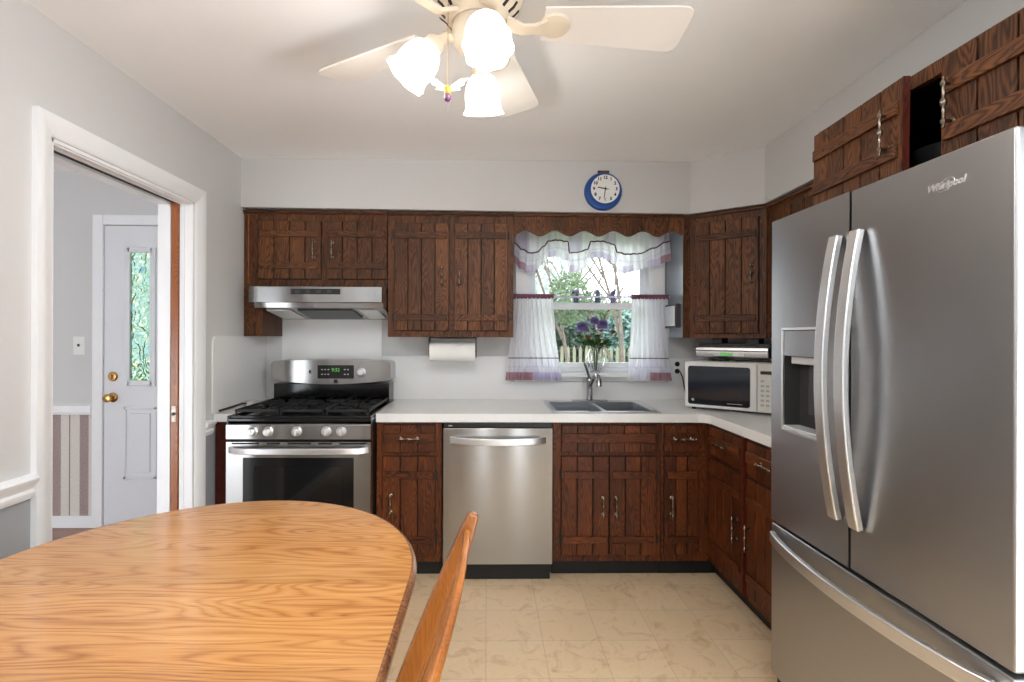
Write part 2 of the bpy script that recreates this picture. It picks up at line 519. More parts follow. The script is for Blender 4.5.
# ------------------------------------------------------------------ setting
struct(MB().box(XH + .05, XR + .1, YR, YB + .1, -.08, 0).build('floor', 'floor'))
struct(MB().box(XH + .05, XR + .1, YE, YB + .1, CEIL, CEIL + .08).build('ceiling', 'ceil'))
mb = MB()
for (z0, z1, mi) in ((0, .83, 1), (.83, CEIL, 0)):
    mb.box(XH, XL, YR, DY0, z0, z1, mi)
    mb.box(XH, XL, DY1, YB, z0, z1, mi)
mb.box(XH, XL, DY0, DY1, DZ, CEIL, 0)
struct(mb.build('wall_left', ['wall', 'wall_low']))
mb = MB()
mb.box(XL, WX0, YB, YB + .14, 0, CEIL).box(WX1, XR, YB, YB + .14, 0, CEIL)
mb.box(WX0, WX1, YB, YB + .14, 0, WZ0).box(WX0, WX1, YB, YB + .14, WZ1, CEIL)
struct(mb.build('wall_back', 'wall'))
struct(MB().box(XR, XR + .1, YE, YB + .14, 0, CEIL).build('wall_right', 'wall'))
# unseen rear piers, added; gaps shaped to streak the steel and light the ceiling
mb = MB()
for a, b, z in ((XH, -1.0, .0), (-1.0, -.08, 0), (.0, .34, 0), (.46, .98, 0), (.98, XR, .95)):
    mb.box(a, b, YR - .1, YR, z, CEIL)
struct(mb.build('wall_rear_light_gaps', 'wall_low'))
struct(MB().box(-4.6, XH, YR - .1, YR, 1.35, HC).build('wall_hall_light_stop', 'wall'))  # unseen wall added to cut the light entering the hall
# soffit, its underside dips a little to the right as in the old house
SX = 1.539
plan = [(XL, YB), (XL, 3.085), (1.229, 3.085), (SX, 2.82), (SX - .074, YE), (XR, YE), (XR, YB)]
zb = lambda x: 2.108 - (max(x, XL) - XL) / (SX - XL) * .026
n = len(plan)
vs = [(p[0], p[1], zb(SX) if p[0] > SX - .08 else zb(p[0])) for p in plan] + [(p[0], p[1], CEIL - .001) for p in plan]
mb = MB().add(vs, [tuple(range(n)), tuple(range(n, 2 * n))] + [(i, (i + 1) % n, (i + 1) % n + n, i + n) for i in range(n)])
struct(mb.build('wall_soffit', 'soffit'))
# cornice shadow bead under the soffit edge
mb = MB()
# door casing on the kitchen side (trim_1), jamb with pocket slot (trim_2)
mb = MB()
cw = .072
prof = [(0, .0), (.0, .012), (.010, .016), (.030, .018), (cw - .014, .022), (cw, .020), (cw, 0)]
for (y, sgn) in ((DY0, -1), (DY1, 1)):
    mb.prism([(y + sgn * p[0], XL + p[1]) for p in prof], 'z', 0, DZ + cw, 0) if False else None
def casing(mb, y0, y1, z1, x, sx, cw):
    pr = [(0, .004), (.012, .014), (.035, .016), (cw - .016, .022), (cw, .020), (cw, 0), (0, 0)]
    for (y, s) in ((y0, -1), (y1, 1)):
        vs, n = [], len(pr)
        for zz in (0, 1):
            for (d, t) in pr:
                vs.append((x + sx * t, y + s * d, 0 if zz == 0 else z1 + d))
        mb.add(vs, [tuple(range(n)), tuple(range(n, 2 * n))] + [(i, (i + 1) % n, (i + 1) % n + n, i + n) for i in range(n)])
    vs, n = [], len(pr)
    for (y, s) in ((y0, -1), (y1, 1)):
        for (d, t) in pr:
            vs.append((x + sx * t, y + s * d, z1 + d))
    mb.add(vs, [tuple(range(n)), tuple(range(n, 2 * n))] + [(i, (i + 1) % n, (i + 1) % n + n, i + n) for i in range(n)])
casing(mb, DY0, DY1, DZ, XL + .0005, 1, cw)
struct(mb.build('trim_1', 'white'))
mb = MB()
casing(mb, DY0, DY1, DZ, XH - .0005, -1, cw)
struct(mb.build('trim_2', 'white'))
# jamb liners either side of the pocket, with stop beads; dark track overhead
mb = MB()
PX0, PX1 = XL - .112, XL - .066      # pocket slot
for (a, b) in ((XL - .066, XL), (XH, XL - .112)):
    mb.box(a, b, DY1 - .014, DY1 - .0005, 0, DZ)
    mb.box(a, b, DY0 + .0005, DY0 + .014, 0, DZ)
    mb.box(a, b, DY0, DY1, DZ - .014, DZ - .0005)
mb.box(XL - .052, XL - .040, DY1 - .020, DY1 - .014, 0, DZ - .014)
mb.box(XL - .052, XL - .040, DY0 + .014, DY1 - .02, DZ - .020, DZ - .014)
mb.box(XL - .02, XL - .008, DY0 + .014, DY1 - .02, DZ - .020, DZ - .014)
mb.box(PX0, PX1, DY0 + .0005, DY1, DZ - .004, DZ - .0005, 1)
mb.box(PX0, PX1, DY0 + .0005, DY0 + .006, 0, DZ - .004, 0)
struct(mb.build('trim_3', ['white', 'ink'], bevel=.0015))
# pocket door edge standing in its slot
d2 = struct(MB().box(PX0 + .006, PX1 - .004, DY1 - .018, DY1 - .0006, .01, DZ - .006).build('door_2', 'pocket', bevel=.003))
mb = MB(); mb.M = Matrix.Translation((XL - .089, DY1 - .0185, .945))
mb.box(-.011, .011, -.0025, 0, -.04, .04, 0).lathe([(.0085, -.006), (.0085, 0)], ax='y', seg=16, m=1)
mb.build('latch_plate', ['antique', 'iron'], d2, bevel=.001)
# chair rail on the left wall, two stretches either side of the casing
def rail_prof(d=1):
    return [(0, 0), (.010, .0), (.016, .010), (.018, .022), (.012, .030), (.016, .040), (.030, .056), (.032, .066), (.026, .074), (0, .078)]
def chair_rail(name, y0, y1):
    mb = MB().prism([(0, 0)] and [(XL + .0005 + p[0], .812 + p[1]) for p in rail_prof()], 'y', y0, y1)
    return struct(mb.build(name, 'white', smooth_all=True))
chair_rail('trim_4', YR, DY0 - cw - .001)
chair_rail('trim_5', DY1 + cw + .001, 2.758)
struct(MB().box(XL + .0005, XL + .014, YR, DY0 - cw - .001, 0, .11).build('baseboard_left', 'white', bevel=.004))

# ------------------------------------------------------------------ hall beyond the opening
struct(MB().box(-4.6, XH + .05, YR, YF + .1, -.09, 0.001).build('floor_hall', 'wood_floor'))
struct(MB().box(-4.6, XH, YR, YF, HC, HC + .08).build('ceiling_hall', 'ceil'))
EDX0, EDX1, EDZ = -2.652, -1.745, 2.095
mb = MB()
for a, b in ((-4.6, EDX0 - .002), (EDX1 + .002, XH)):
    mb.box(a, b, YF, YF + .12, .82, HC, 0).box(a, b, YF, YF + .12, 0, .82, 1)
mb.box(EDX0 - .002, EDX1 + .002, YF, YF + .12, EDZ + .004, HC, 0)
struct(mb.build('wall_hall', ['wall', 'stripes']))
struct(MB().box(-4.7, -4.6, YR, YF + .1, 0, HC).build('wall_hall_side', 'wall'))
struct(MB().box(-4.6, EDX0 - .075, YF - .028, YF - .0005, .80, .852).box(-4.6, EDX0 - .075, YF - .02, YF - .0005, .785, .80).build('trim_6', 'white', bevel=.006))
struct(MB().box(-4.6, EDX0 - .075, YF - .016, YF - .0005, 0.002, .085).build('baseboard_hall', 'white', bevel=.004))
mb = MB()
for (a, b) in ((EDX0 - .074, EDX0 - .002), (EDX1 + .002, EDX1 + .074)):
    mb.box(a, b, YF - .022, YF - .0005, 0.002, EDZ + .074)
mb.box(EDX0 - .002, EDX1 + .002, YF - .022, YF - .0005, EDZ + .004, EDZ + .074)
struct(mb.build('trim_7', 'white', bevel=.006))
# entry door: twin narrow leaded lites over two panels
d1 = struct(MB().build('door_1', 'door_white')) if False else None
mb = MB()
yd0, yd1 = YF - .004, YF + .038
lz0, lz1 = 1.005, 1.925
cxs = (EDX0 + .25, EDX1 - .25)
lw = .088
xs = [EDX0, cxs[0] - lw, cxs[0] + lw, cxs[1] - lw, cxs[1] + lw, EDX1]
mb.box(xs[0], xs[1], yd0, yd1, .012, EDZ).box(xs[2], xs[3], yd0, yd1, .012, EDZ).box(xs[4], xs[5], yd0, yd1, .012, EDZ)
for a, b in ((xs[1], xs[2]), (xs[3], xs[4])):
    mb.box(a, b, yd0, yd1, .012, lz0).box(a, b, yd0, yd1, lz1, EDZ)
d1 = struct(mb.build('door_1', 'door_white'))
for cx in cxs:
    mb = MB()
    t = .038
    for (a, b, z0, z1) in ((cx - lw - .018, cx - lw + t - .018, lz0 - .02, lz1 + .02), (cx + lw - t + .018, cx + lw + .018, lz0 - .02, lz1 + .02),
                           (cx - lw, cx + lw, lz1 - t + .02, lz1 + .02), (cx - lw, cx + lw, lz0 - .02, lz0 + t - .02)):
        mb.box(a, b, yd0 - .014, yd0 - .0002, z0, z1)
    mb.build('lite_frame', 'door_white', d1, bevel=.005)
    MB().box(cx - lw + .001, cx + lw - .001, yd0 + .012, yd0 + .018, lz0 + .001, lz1 - .001).build('leaded_glass', 'artglass', d1)
    mb = MB()
    px0, px1, pz0, pz1 = cx - .115, cx + .115, .34, .84
    for ins, dep in ((0, .006), ):
        for (a, b, z0, z1) in ((px0, px0 + .02, pz0, pz1), (px1 - .02, px1, pz0, pz1), (px0, px1, pz0, pz0 + .02), (px0, px1, pz1 - .02, pz1)):
            mb.box(a, b, yd0 - .007, yd0 - .0002, z0, z1)
    mb.box(px0 + .045, px1 - .045, yd0 - .008, yd0 - .0002, pz0 + .045, pz1 - .045)
    mb.build('raised_panel', 'door_white', d1, bevel=.006)
kx = EDX0 + .062
mb = MB().lathe([(.034, 0), (.034, .006), (.028, .012), (.013, .016), (.012, .034), (.024, .042), (.029, .056), (.024, .068), (.001, .072)], ax='y', seg=24)
o = mb.build('door_knob', 'brass', d1); o.location = (kx, yd0, .905); o.rotation_euler = (0, 0, PI)
mb = MB().lathe([(.033, 0), (.033, .008), (.027, .014), (.001, .016)], ax='y', seg=24).box(-.006, .006, .014, .030, -.016, .016)
o = mb.build('deadbolt', 'brass', d1, bevel=.001); o.location = (kx, yd0, 1.05); o.rotation_euler = (0, 0, PI)
# light switch
t = thing('light_switch', 'white light switch plate on grey hall wall left of the entry door', 'light switch', (-2.825, YF - .0005, 1.263))
MB().box(-.04, .04, -.006, 0, -.064, .064).build('cover_plate', 'mwhite', t, bevel=.004)
MB().box(-.006, .006, -.014, -.0062, -.006, .012).build('toggle', 'ink', t, bevel=.001)

# ------------------------------------------------------------------ window
win = struct(bpy.data.objects.new('window_1', None)); COL.objects.link(win)
mb = MB()
for (a, b) in ((WX0 - .07, WX0 + .012), (WX1 - .012, WX1 + .07)):
    mb.box(a, b, YB - .018, YB - .0005, WZ0, WZ1 + .07)
mb.box(WX0 + .012, WX1 - .012, YB - .018, YB - .0005, WZ1 - .012, WZ1 + .07)
mb.build('casing', 'white', win, bevel=.004)
mb = MB()
mb.box(WX0 + .001, WX0 + .03, YB, YB + .125, WZ0 + .001, WZ1 - .001).box(WX1 - .03, WX1 - .001, YB, YB + .125, WZ0 + .001, WZ1 - .001)
mb.box(WX0 + .03, WX1 - .03, YB, YB + .125, WZ1 - .03, WZ1 - .001).box(WX0 + .03, WX1 - .03, YB + .03, YB + .125, WZ0 + .001, WZ0 + .025)
mb.build('frame', 'vinyl', win, bevel=.002)
SXa, SXb = WX0 + .0305, WX1 - .0305
def sash(y, z0, z1, top, bot):
    mb = MB()
    mb.box(SXa, SXa + .042, y, y + .03, z0, z1).box(SXb - .042, SXb, y, y + .03, z0, z1)
    mb.box(SXa + .042, SXb - .042, y, y + .03, z1 - top, z1).box(SXa + .042, SXb - .042, y, y + .03, z0, z0 + bot)
    o = mb.build('sash', 'vinyl', win, bevel=.003)
    MB().box(SXa + .043, SXb - .043, y + .013, y + .017, z0 + bot + .001, z1 - top - .001).build('pane', 'pane', o)
sash(YB + .035, WZ0 + .026, 1.568, .046, .036)
sash(YB + .07, 1.525, WZ1 - .031, .036, .04)
MB().box(WX0 - .095, WX1 + .095, YB - .085, YB - .0005, WZ0 - .028, WZ0 - .0005).box(WX0 + .001, WX1 - .001, YB - .0005, YB + .03, WZ0 - .028 + .029, WZ0 + .006).build('stool', 'white', win, bevel=.006)
MB().box(WX0 - .075, WX1 + .075, YB - .02, YB - .0072, WZ0 - .062, WZ0 - .0285).build('apron', 'white', win, bevel=.004)

# ------------------------------------------------------------------ cabinet parts
def handle_mesh(vert=True):
    mb = MB()
    L = .066
    prof = [(.001, -L), (.0045, -L + .003), (.003, -L + .008), (.006, -L + .014), (.0075, -L + .020), (.0035, -L + .026), (.0042, -.022), (.0035, -.012), (.0075, -.006), (.0085, 0),
            (.0075, .006), (.0035, .012), (.0042, .022), (.0035, L - .026), (.0075, L - .020), (.006, L - .014), (.003, L - .008), (.0045, L - .003), (.001, L)]
    ax = 'z' if vert else 'x'
    mb.lathe(prof, (0, -.026, 0), ax, 12)
    for s in (-1, 1):
        c = (0, 0, s * (L - .020)) if vert else (s * (L - .020), 0, 0)
        mb.lathe([(.009, 0), (.009, -.003), (.004, -.006), (.004, -.026)], c, 'y', 10)
    return mb
def put(mb, name, mats, parent, loc, **kw):
    o = mb.build(name, mats, parent, **kw)
    o.location = loc
    return o
def door(parent, x0, z0, w_, h_, handle=None, hinge=None, rails=(.12, .88), n=4, vm='oak_v', hm='oak_h', rot=0, name='door', thick=.019, y=0, hz=None, horiz=False, nails=3, piv='L', gapm='gap', rh=.038):
    """plank door, front face toward local -y; returns the door object"""
    mb = MB()
    mb.box(-.002, w_ + .002, -.006, -.0005, -.002, h_ + .002, 1, .5)
    ww = w_ / n
    for i in range(n):
        e = .0024
        mb.box(i * ww + (e if i else 0), (i + 1) * ww - (e if i < n - 1 else 0), -thick, -.006, 0, h_, 0)
    o = put(mb, name, [vm, gapm], parent, (x0, y, z0), bevel=.0018, seg=1)
    for rz in rails:
        r_ = MB().box(.012, w_ - .012, -thick - .011, -thick - .0002, rz - rh / 2, rz + rh / 2, 0)
        for k in range(nails):
            fx = .012 + (w_ - .024) * ((k + .5) / nails)
            r_.lathe([(.0055, -thick - .011), (.005, -thick - .0125), (.0028, -thick - .014), (.0003, -thick - .0145)], (fx, 0, rz), 'y', 8, 1)
        r_.build('rail', [hm, 'nail'], o, bevel=.0022, seg=1)
    if handle is not None:
        hx, hzz, vert = handle
        ob = handle_mesh(vert).build('handle', 'antique', o)
        ob.location = (hx, -thick - (.0 if vert else .011), hzz)
    if hinge:
        for rz in rails:
            hx = -.012 if hinge == 'L' else w_ + .002
            MB().box(hx, hx + .010, -.012, -.0006, rz - .022, rz + .022).lathe([(.0045, rz - .03), (.0045, rz + .03)], ((-.002 if hinge == 'L' else w_ + .002), -.016, 0), 'z', 8).build('hinge', 'iron', o)
    return o
def body_panel(parent, w_, d_, h_, name='carcass', vm='oak_v', crown=None, hm='oak_h'):
    mb = MB()
    k = max(2, round(w_ / .085))
    mb.box(0, w_, .006, d_, 0, h_, 0)
    for i in range(k):                                # boarded face frame
        a, b = w_ * i / k, w_ * (i + 1) / k
        mb.box(a + .0008, b - .0008, 0, .006, 0, h_, 0)
    o = mb.build(name, vm, parent, bevel=.0012, seg=1)
    if crown:
        MB().box(-.0, w_, -.016, -.0003, h_ - crown, h_ - .002).box(0, w_, -.008, -.0003, h_ - crown - .008, h_ - crown).build('crown_strip', hm, parent, bevel=.003)
    return o

# ------------------------------------------------------------------ upper cabinets, back wall
YC = 3.12
c = thing('wall_cabinet', 'wide low dark oak wall cabinet with two doors above the range hood', 'cabinet', (XL + .002, YC, 1.633))
body_panel(c, .868, YB - .002 - YC, 2.098 - 1.633, crown=.018)
door(c, .094, .048, .374, .348, (.334, .174, True), None, (.079, .271), 4)
MB().box(.026, .031, -.004, -.0003, .02, .44).build('edge_strip', 'pocket', c)
door(c, .510, .048, .356, .348, (.030, .174, True), None, (.079, .271), 4)
c = thing('filler_box', 'narrow dark oak filler box hanging under the cabinet at the left wall', 'cabinet', (XL + .002, YC, 1.334))
body_panel(c, .113, YB - .002 - YC, 1.6325 - 1.334)
c = thing('wall_cabinet', 'tall two door dark oak wall cabinet left of the window above the paper towels', 'cabinet', (-.604, YC, 1.332))
body_panel(c, .765, YB - .002 - YC, 2.094 - 1.332, crown=.018)
door(c, .043, .040, .328, .650, (.288, .328, True), 'L', (.078, .576), 4)
door(c, .406, .040, .322, .650, (.030, .328, True), 'R', (.078, .576), 4)
# scalloped board bridging the window
pts = [(.162, 2.088), (.162, 1.962)]
for i in range(121):
    x = .162 + (1.199 - .162) * i / 120
    pts.append((x, 1.970 + .0165 * math.cos(2 * PI * (x - .234) / .181)))
pts.append((1.199, 2.088))
vb = thing('window_valance_board', 'scalloped dark oak board bridging the cabinets over the window', 'valance board', (0, YC, 0))
mb = MB().prism(pts, 'y', .004, .022)
mb.build('board', 'oak_v', vb)
MB().box(.163, 1.198, -.010, .0035, 2.070, 2.088).build('crown_strip', 'oak_h', vb, bevel=.003)

# corner cabinet on the diagonal
A = Vector((1.243, YC)); B = Vector((1.56, 2.84))
ang = math.atan2(B.y - A.y, B.x - A.x)
c = thing('corner_wall_cabinet', 'diagonal dark oak corner wall cabinet with one door right of the window', 'cabinet', (A.x, A.y, 1.333), ang)
inv = Matrix.Rotation(-ang, 2)
poly = [inv @ (Vector(p) - A) for p in ((1.2, YB - .002), (1.2, YC), (A.x, A.y), (B.x, B.y), (XR - .002, 2.84), (XR - .002, YB - .002))]
mb = MB().prism([(p.x, p.y) for p in poly], 'z', 0, 2.079 - 1.333)
mb.build('carcass', 'oak_v', c, bevel=.0015, seg=1)
dl = (B - A).length
pts_ = [inv @ (Vector(p_) - A) for p_ in ((1.1985, YB - .004), (1.1985, YC + .002), (1.1997, YC + .002), (1.1997, YB - .004))]
MB().prism([(p_.x, p_.y) for p_ in pts_], 'z', .002, .735).build('side_panel', 'side_grey', c)
MB().box(0.004, dl - .004, -.014, -.0004, .726, .744).build('crown_strip', 'oak_h', c, bevel=.003)
door(c, .034, .028, .352, .658, (.318, .335, True), 'L', (.088, .568), 4)
# right wall cabinet, hidden mostly by the fridge
c = thing('wall_cabinet', 'dark oak wall cabinet on the right wall glimpsed above the refrigerator door', 'cabinet', (1.562, 2.836, 1.333), -PI / 2)
body_panel(c, 2.836 - 1.932, XR - .002 - 1.562, 2.074 - 1.333, crown=.018)
door(c, .04, .03, .43, .655, (.39, .33, True), 'L', (.085, .57), 4)
door(c, .48, .03, .41, .655, (.04, .33, True), 'R', (.085, .57), 4)
# over-fridge cabinet: open box with two doors, the left one ajar
OX, OY0, OY1, OZ0, OZ1 = 1.188, .91, 1.822, 1.79, 2.074
c = thing('refrigerator_cabinet', 'deep dark oak cabinet above the refrigerator with its left door ajar', 'cabinet', (OX, OY1, OZ0), -PI / 2)
W_, H_, D_p = OY1 - OY0, OZ1 - OZ0, SX - OX - .004
mb = MB()
mb.box(0, .018, .02, D_p, 0, H_, 0).box(W_ - .018, W_, .02, D_p, 0, H_, 0).box(.018, W_ - .018, .02, D_p, H_ - .016, H_, 0).box(.018, W_ - .018, .02, D_p, 0, .016, 0)
mb.box(.018, W_ - .018, D_p - .012, D_p, .016, H_ - .016, 1)
mb.box(0, .026, 0, .02, 0, H_, 0).box(W_ - .026, W_, 0, .02, 0, H_, 0).box(.496, .526, 0, .02, .02, H_ - .04, 0)
for i in range(10):
    mb.box(.026 + (W_ - .052) * i / 10, .026 + (W_ - .052) * (i + 1) / 10 - .001, 0, .02, H_ - .04, H_, 0)
mb.box(.026, W_ - .026, 0, .02, 0, .02, 0)
mb.box(.019, .022, .021, D_p - .013, .017, H_ - .017, 1).box(.022, W_ - .02, .021, D_p - .013, H_ - .019, H_ - .0165, 1)
mb.build('carcass', ['oak_v', 'oak_in'], c, bevel=.0015, seg=1)
dl_ = door(c, .004, .010, .438, .258, (.390, .124, True), None, (.062, .180), 5, y=-.002, nails=3)
dl_.rotation_euler = (0, R(1.0), -R(5.0))
MB().box(.4403, .4420, -.019, -.0005, 0, .258).build('edge_band', 'redge', dl_)
door(c, .520, .008, .378, .262, (.034, .132, True), None, (.062, .180), 4, y=-.001, nails=3)
tag(put(MB().lathe([(.001, 0), (.06, .002), (.085, .03), (.098, .075), (.10, .08), (.096, .08), (.08, .035), (.05, .012), (.001, .010)], seg=28), 'bowl', 'darkgrey', None, (OX + .16, 1.46, OZ0 + .0165)), 'dark grey bowl inside the open cabinet above the refrigerator', 'bowl')

# ------------------------------------------------------------------ base cabinets
YBF = 2.82
BH0, BH1 = .098, .868
def base(name, label, loc, rz, w_, d_, hollow=False, kx0=0, kx1=0):
    c = thing(name, label, 'cabinet', loc, rz)
    mb = MB(); k = max(2, round(w_ / .09))
    if hollow:
        mb.box(0, .016, .006, d_, BH0, BH1).box(w_ - .016, w_, .006, d_, BH0, BH1).box(.016, w_ - .016, d_ - .012, d_, BH0, BH1).box(.016, w_ - .016, .006, d_ - .012, BH0, BH0 + .016).box(.016, w_ - .016, .006, .012, BH0 + .016, BH1)
    else:
        mb.box(0, w_, .006, d_, BH0, BH1, 0)
    for i in range(k):
        a, b = w_ * i / k, w_ * (i + 1) / k
        mb.box(a + .0008, b - .0008, 0, .006, BH0, BH1, 0)
    mb.build('carcass', 'base_v', c, bevel=.0012, seg=1)
    MB().box(kx0, w_ + kx1, .066, d_, 0.001, BH0 - .0005).build('toe_kick', 'kick', c)
    return c
def drawer(parent, x0, z0, w_, h_, handle=True):
    mb = MB().box(-.002, w_ + .002, -.006, -.0005, -.002, h_ + .002, 1)
    n = max(2, round(w_ / .085))
    for i in range(n):
        mb.box(i * w_ / n + .0012, (i + 1) * w_ / n - .0012, -.019, -.006, 0, h_, 0)
    o = put(mb, 'drawer_front', ['base_v', 'gap'], parent, (x0, 0, z0), bevel=.0018, seg=1)
    r_ = MB().box(.008, w_ - .008, -.030, -.0192, h_ * .36, h_ * .36 + .05, 0)
    r_.build('rail', ['base_h'], o, bevel=.0022, seg=1)
    if handle:
        ob = handle_mesh(False).build('handle', 'antique', o)
        ob.location = (w_ / 2, -.030, h_ * .36 + .025)
    return o
BV = dict(vm='base_v', hm='base_h')
zd, hd, zw, hw = .705, .145, .140, .540
c = base('base_cabinet', 'dark oak base cabinet with one drawer and door between range and dishwasher', (-.604, YBF, 0), 0, .359, YB - .01 - YBF)
drawer(c, .038, zd, .285, hd)
door(c, .038, zw, .285, hw, (.045, .285, True), 'R', (.085, .440), 3, nails=2, **BV)
c = base('sink_base_cabinet', 'wide dark oak sink base cabinet with a false drawer front and two doors', (.366, YBF, 0), 0, .598, YB - .01 - YBF, True)
drawer(c, .046, zd, .520, hd, False)
door(c, .046, zw, .258, hw, (.226, .27, True), 'L', (.085, .440), 3, nails=2, **BV)
door(c, .312, zw, .256, hw, (.032, .27, True), 'R', (.085, .440), 3, nails=2, **BV)
c = base('base_cabinet', 'narrow dark oak base cabinet with drawer right of the sink cabinet', (.966, YBF, 0), 0, .266, YB - .01 - YBF, kx1=.0675)
drawer(c, .014, zd, .190, hd)
door(c, .014, zw, .188, hw, (.036, .27, True), None, (.085, .440), 3, nails=2, **BV)
XBF = 1.234
c = base('base_cabinet', 'dark oak base cabinet in the right run nearest the inside corner', (XBF, 2.816, 0), -PI / 2, .422, XR - .01 - XBF, kx0=-.0675)
drawer(c, .030, zd, .358, hd)
door(c, .030, zw, .358, hw, (.322, .27, True), None, (.085, .440), 4, nails=3, **BV)
MB().box(.396, .418, -.026, -.0005, .12, .86).build('stile', 'redge', c, bevel=.003)
c = base('base_cabinet', 'dark oak base cabinet in the right run beside the refrigerator', (XBF, 2.3935, 0), -PI / 2, .443, XR - .01 - XBF)
drawer(c, .018, zd, .40, hd)
door(c, .018, zw, .40, hw, (.035, .27, True), None, (.085, .440), 5, nails=3, **BV)

# ------------------------------------------------------------------ counter, splash
CT0, CT1 = .8685, .915
YCF, XCF = 2.795, 1.212
SKX0, SKX1, SKY0, SKY1 = .385, .945, 2.865, 3.27       # cut-out
mb = MB()
xa, ya = -.603, YB - .0015
mb.box(xa, SKX0, YCF, ya, CT0, CT1).box(SKX1, XCF - .06, YCF, ya, CT0, CT1)
mb.box(SKX0, SKX1, YCF, SKY0, CT0, CT1).box(SKX0, SKX1, SKY1, ya, CT0, CT1)
arc = [(XCF - .06, YCF)] + [(XCF - .06 + .06 * math.sin(a), YCF - .06 + .06 * math.cos(a)) for a in [PI / 2 * i / 8 for i in range(1, 9)]]
poly = arc + [(XCF, 1.952), (XR - .0015, 1.952), (XR - .0015, ya), (XCF - .06, ya)]
mb.prism(poly, 'z', CT0, CT1)
tag(mb.build('countertop', 'lam'), 'white laminate countertop running from the range into the corner', 'countertop')
tag(MB().box(XL + .002, -1.362, 2.782, YB - .0015, CT0 + .002, CT1).build('countertop_strip', 'lam', bevel=.003), 'narrow white counter strip between the left wall and the range', 'countertop')
tag(MB().box(XL + .002, -1.364, 2.80, YB - .01, 0.001, CT0).build('side_filler', 'redge', bevel=.002), 'dark brown filler panel left of the range below the counter strip', 'panel')
r_ = .035
pl = [(2.762, .9155), (YB - .002, .9155), (YB - .002, 1.333)] + [(2.762 + r_ - r_ * math.sin(a), 1.335 - r_ + r_ * math.cos(a)) for a in [PI / 2 * i / 8 for i in range(9)]]
mb = MB().prism(pl, 'x', XL + .001, XL + .009)
tag(mb.build('backsplash', 'splash', bevel=.002), 'white splash panel with rounded corner on the left wall beside the range', 'backsplash')
tag(MB().box(-1.363, -.70, YB - .007, YB - .001, .60, 1.60).build('backsplash', 'splash', bevel=.0015), 'white splash panel behind the range under the hood', 'backsplash')
mb = MB().box(-.698, WX0 - .1, YB - .007, YB - .001, CT1 + .0005, 1.205).box(WX0 - .1, WX1 + .1, YB - .007, YB - .001, CT1 + .0005, WZ0 - .066).box(WX1 + .1, XR - .01, YB - .007, YB - .001, CT1 + .0005, 1.195)
tag(mb.build('backsplash', 'splash'), 'long white backsplash behind the countertop and below the window', 'backsplash')

# ------------------------------------------------------------------ sink and faucet
s = thing('sink', 'stainless steel double bowl sink set in the white counter under the window', 'sink', (0, 0, CT1))
mb = MB()
ox0, ox1, oy0, oy1 = .362, .968, 2.835, 3.375
bx = ((.395, .655), (.675, .935))
by0, by1 = 2.875, 3.26
mb.box(ox0, ox1, oy0, by0, .0005, .006).box(ox0, ox1, by1, oy1, .0005, .006).box(ox0, bx[0][0], by0, by1, .0005, .006).box(bx[1][1], ox1, by0, by1, .0005, .006).box(bx[0][1], bx[1][0], by0, by1, .0005, .006)
mb.build('rim', 'steel_s', s, bevel=.002)
for a, b in bx:
    mb = MB()
    z = -.17
    mb.box(a, a + .003, by0, by1, z, .0004).box(b - .003, b, by0, by1, z, .0004).box(a, b, by0, by0 + .003, z, .0004).box(a, b, by1 - .003, by1, z, .0004).box(a, b, by0, by1, z - .003, z)
    mb.lathe([(.04, z), (.04, z + .002), (.02, z + .001)], ((a + b) / 2, (by0 + by1) / 2, 0), 'z', 20)
    mb.build('bowl', 'steel_s', s)
f = thing('faucet', 'dark chrome single lever faucet standing at the back of the sink', 'faucet', (.668, 3.318, CT1 + .0065))
MB().lathe([(.03, 0), (.03, .004), (.02, .009)], seg=24).box(-.115, .115, -.026, .026, 0, .006).build('base_plate', 'nickel', f, bevel=.002)
MB().lathe([(.021, .009), (.019, .03), (.019, .11), (.022, .122), (.022, .142), (.016, .150), (.001, .152)], seg=24).build('body', 'nickel', f)
MB().tube([(.004, -.012, .105), (.012, -.06, .15), (.018, -.11, .175), (.022, -.155, .168), (.023, -.175, .135), (.023, -.178, .108)], [.013, .013, .0135, .015, .017, .017], 14).build('spout', 'nickel', f)
MB().tube([(0, 0, .145), (-.012, -.012, .175), (-.035, -.035, .232), (-.045, -.05, .246)], [.012, .010, .009, .006], 12, flat=.7).build('lever', 'nickel', f)
tag(put(MB().lathe([(.001, 0), (.075, .001), (.095, .03), (.10, .055), (.096, .055), (.085, .02), (.001, .006)], seg=28), 'bowl', 'darkgrey', None, (.80, 3.08, CT1 - .1695)), 'dark bowl sitting in the right hand bowl of the sink', 'bowl') if False else None

# ------------------------------------------------------------------ range
RX0, RW, RYF = -1.359, .752, 2.70
g = thing('gas_range', 'stainless steel gas range with black cooktop in the left corner of the kitchen', 'range', (RX0, RYF, 0))
RD = YB - .012 - RYF
MB().box(.004, RW - .004, .03, RD, .05, .885).box(.03, RW - .03, .06, RD - .05, .002, .05).build('body', 'blackp', g)
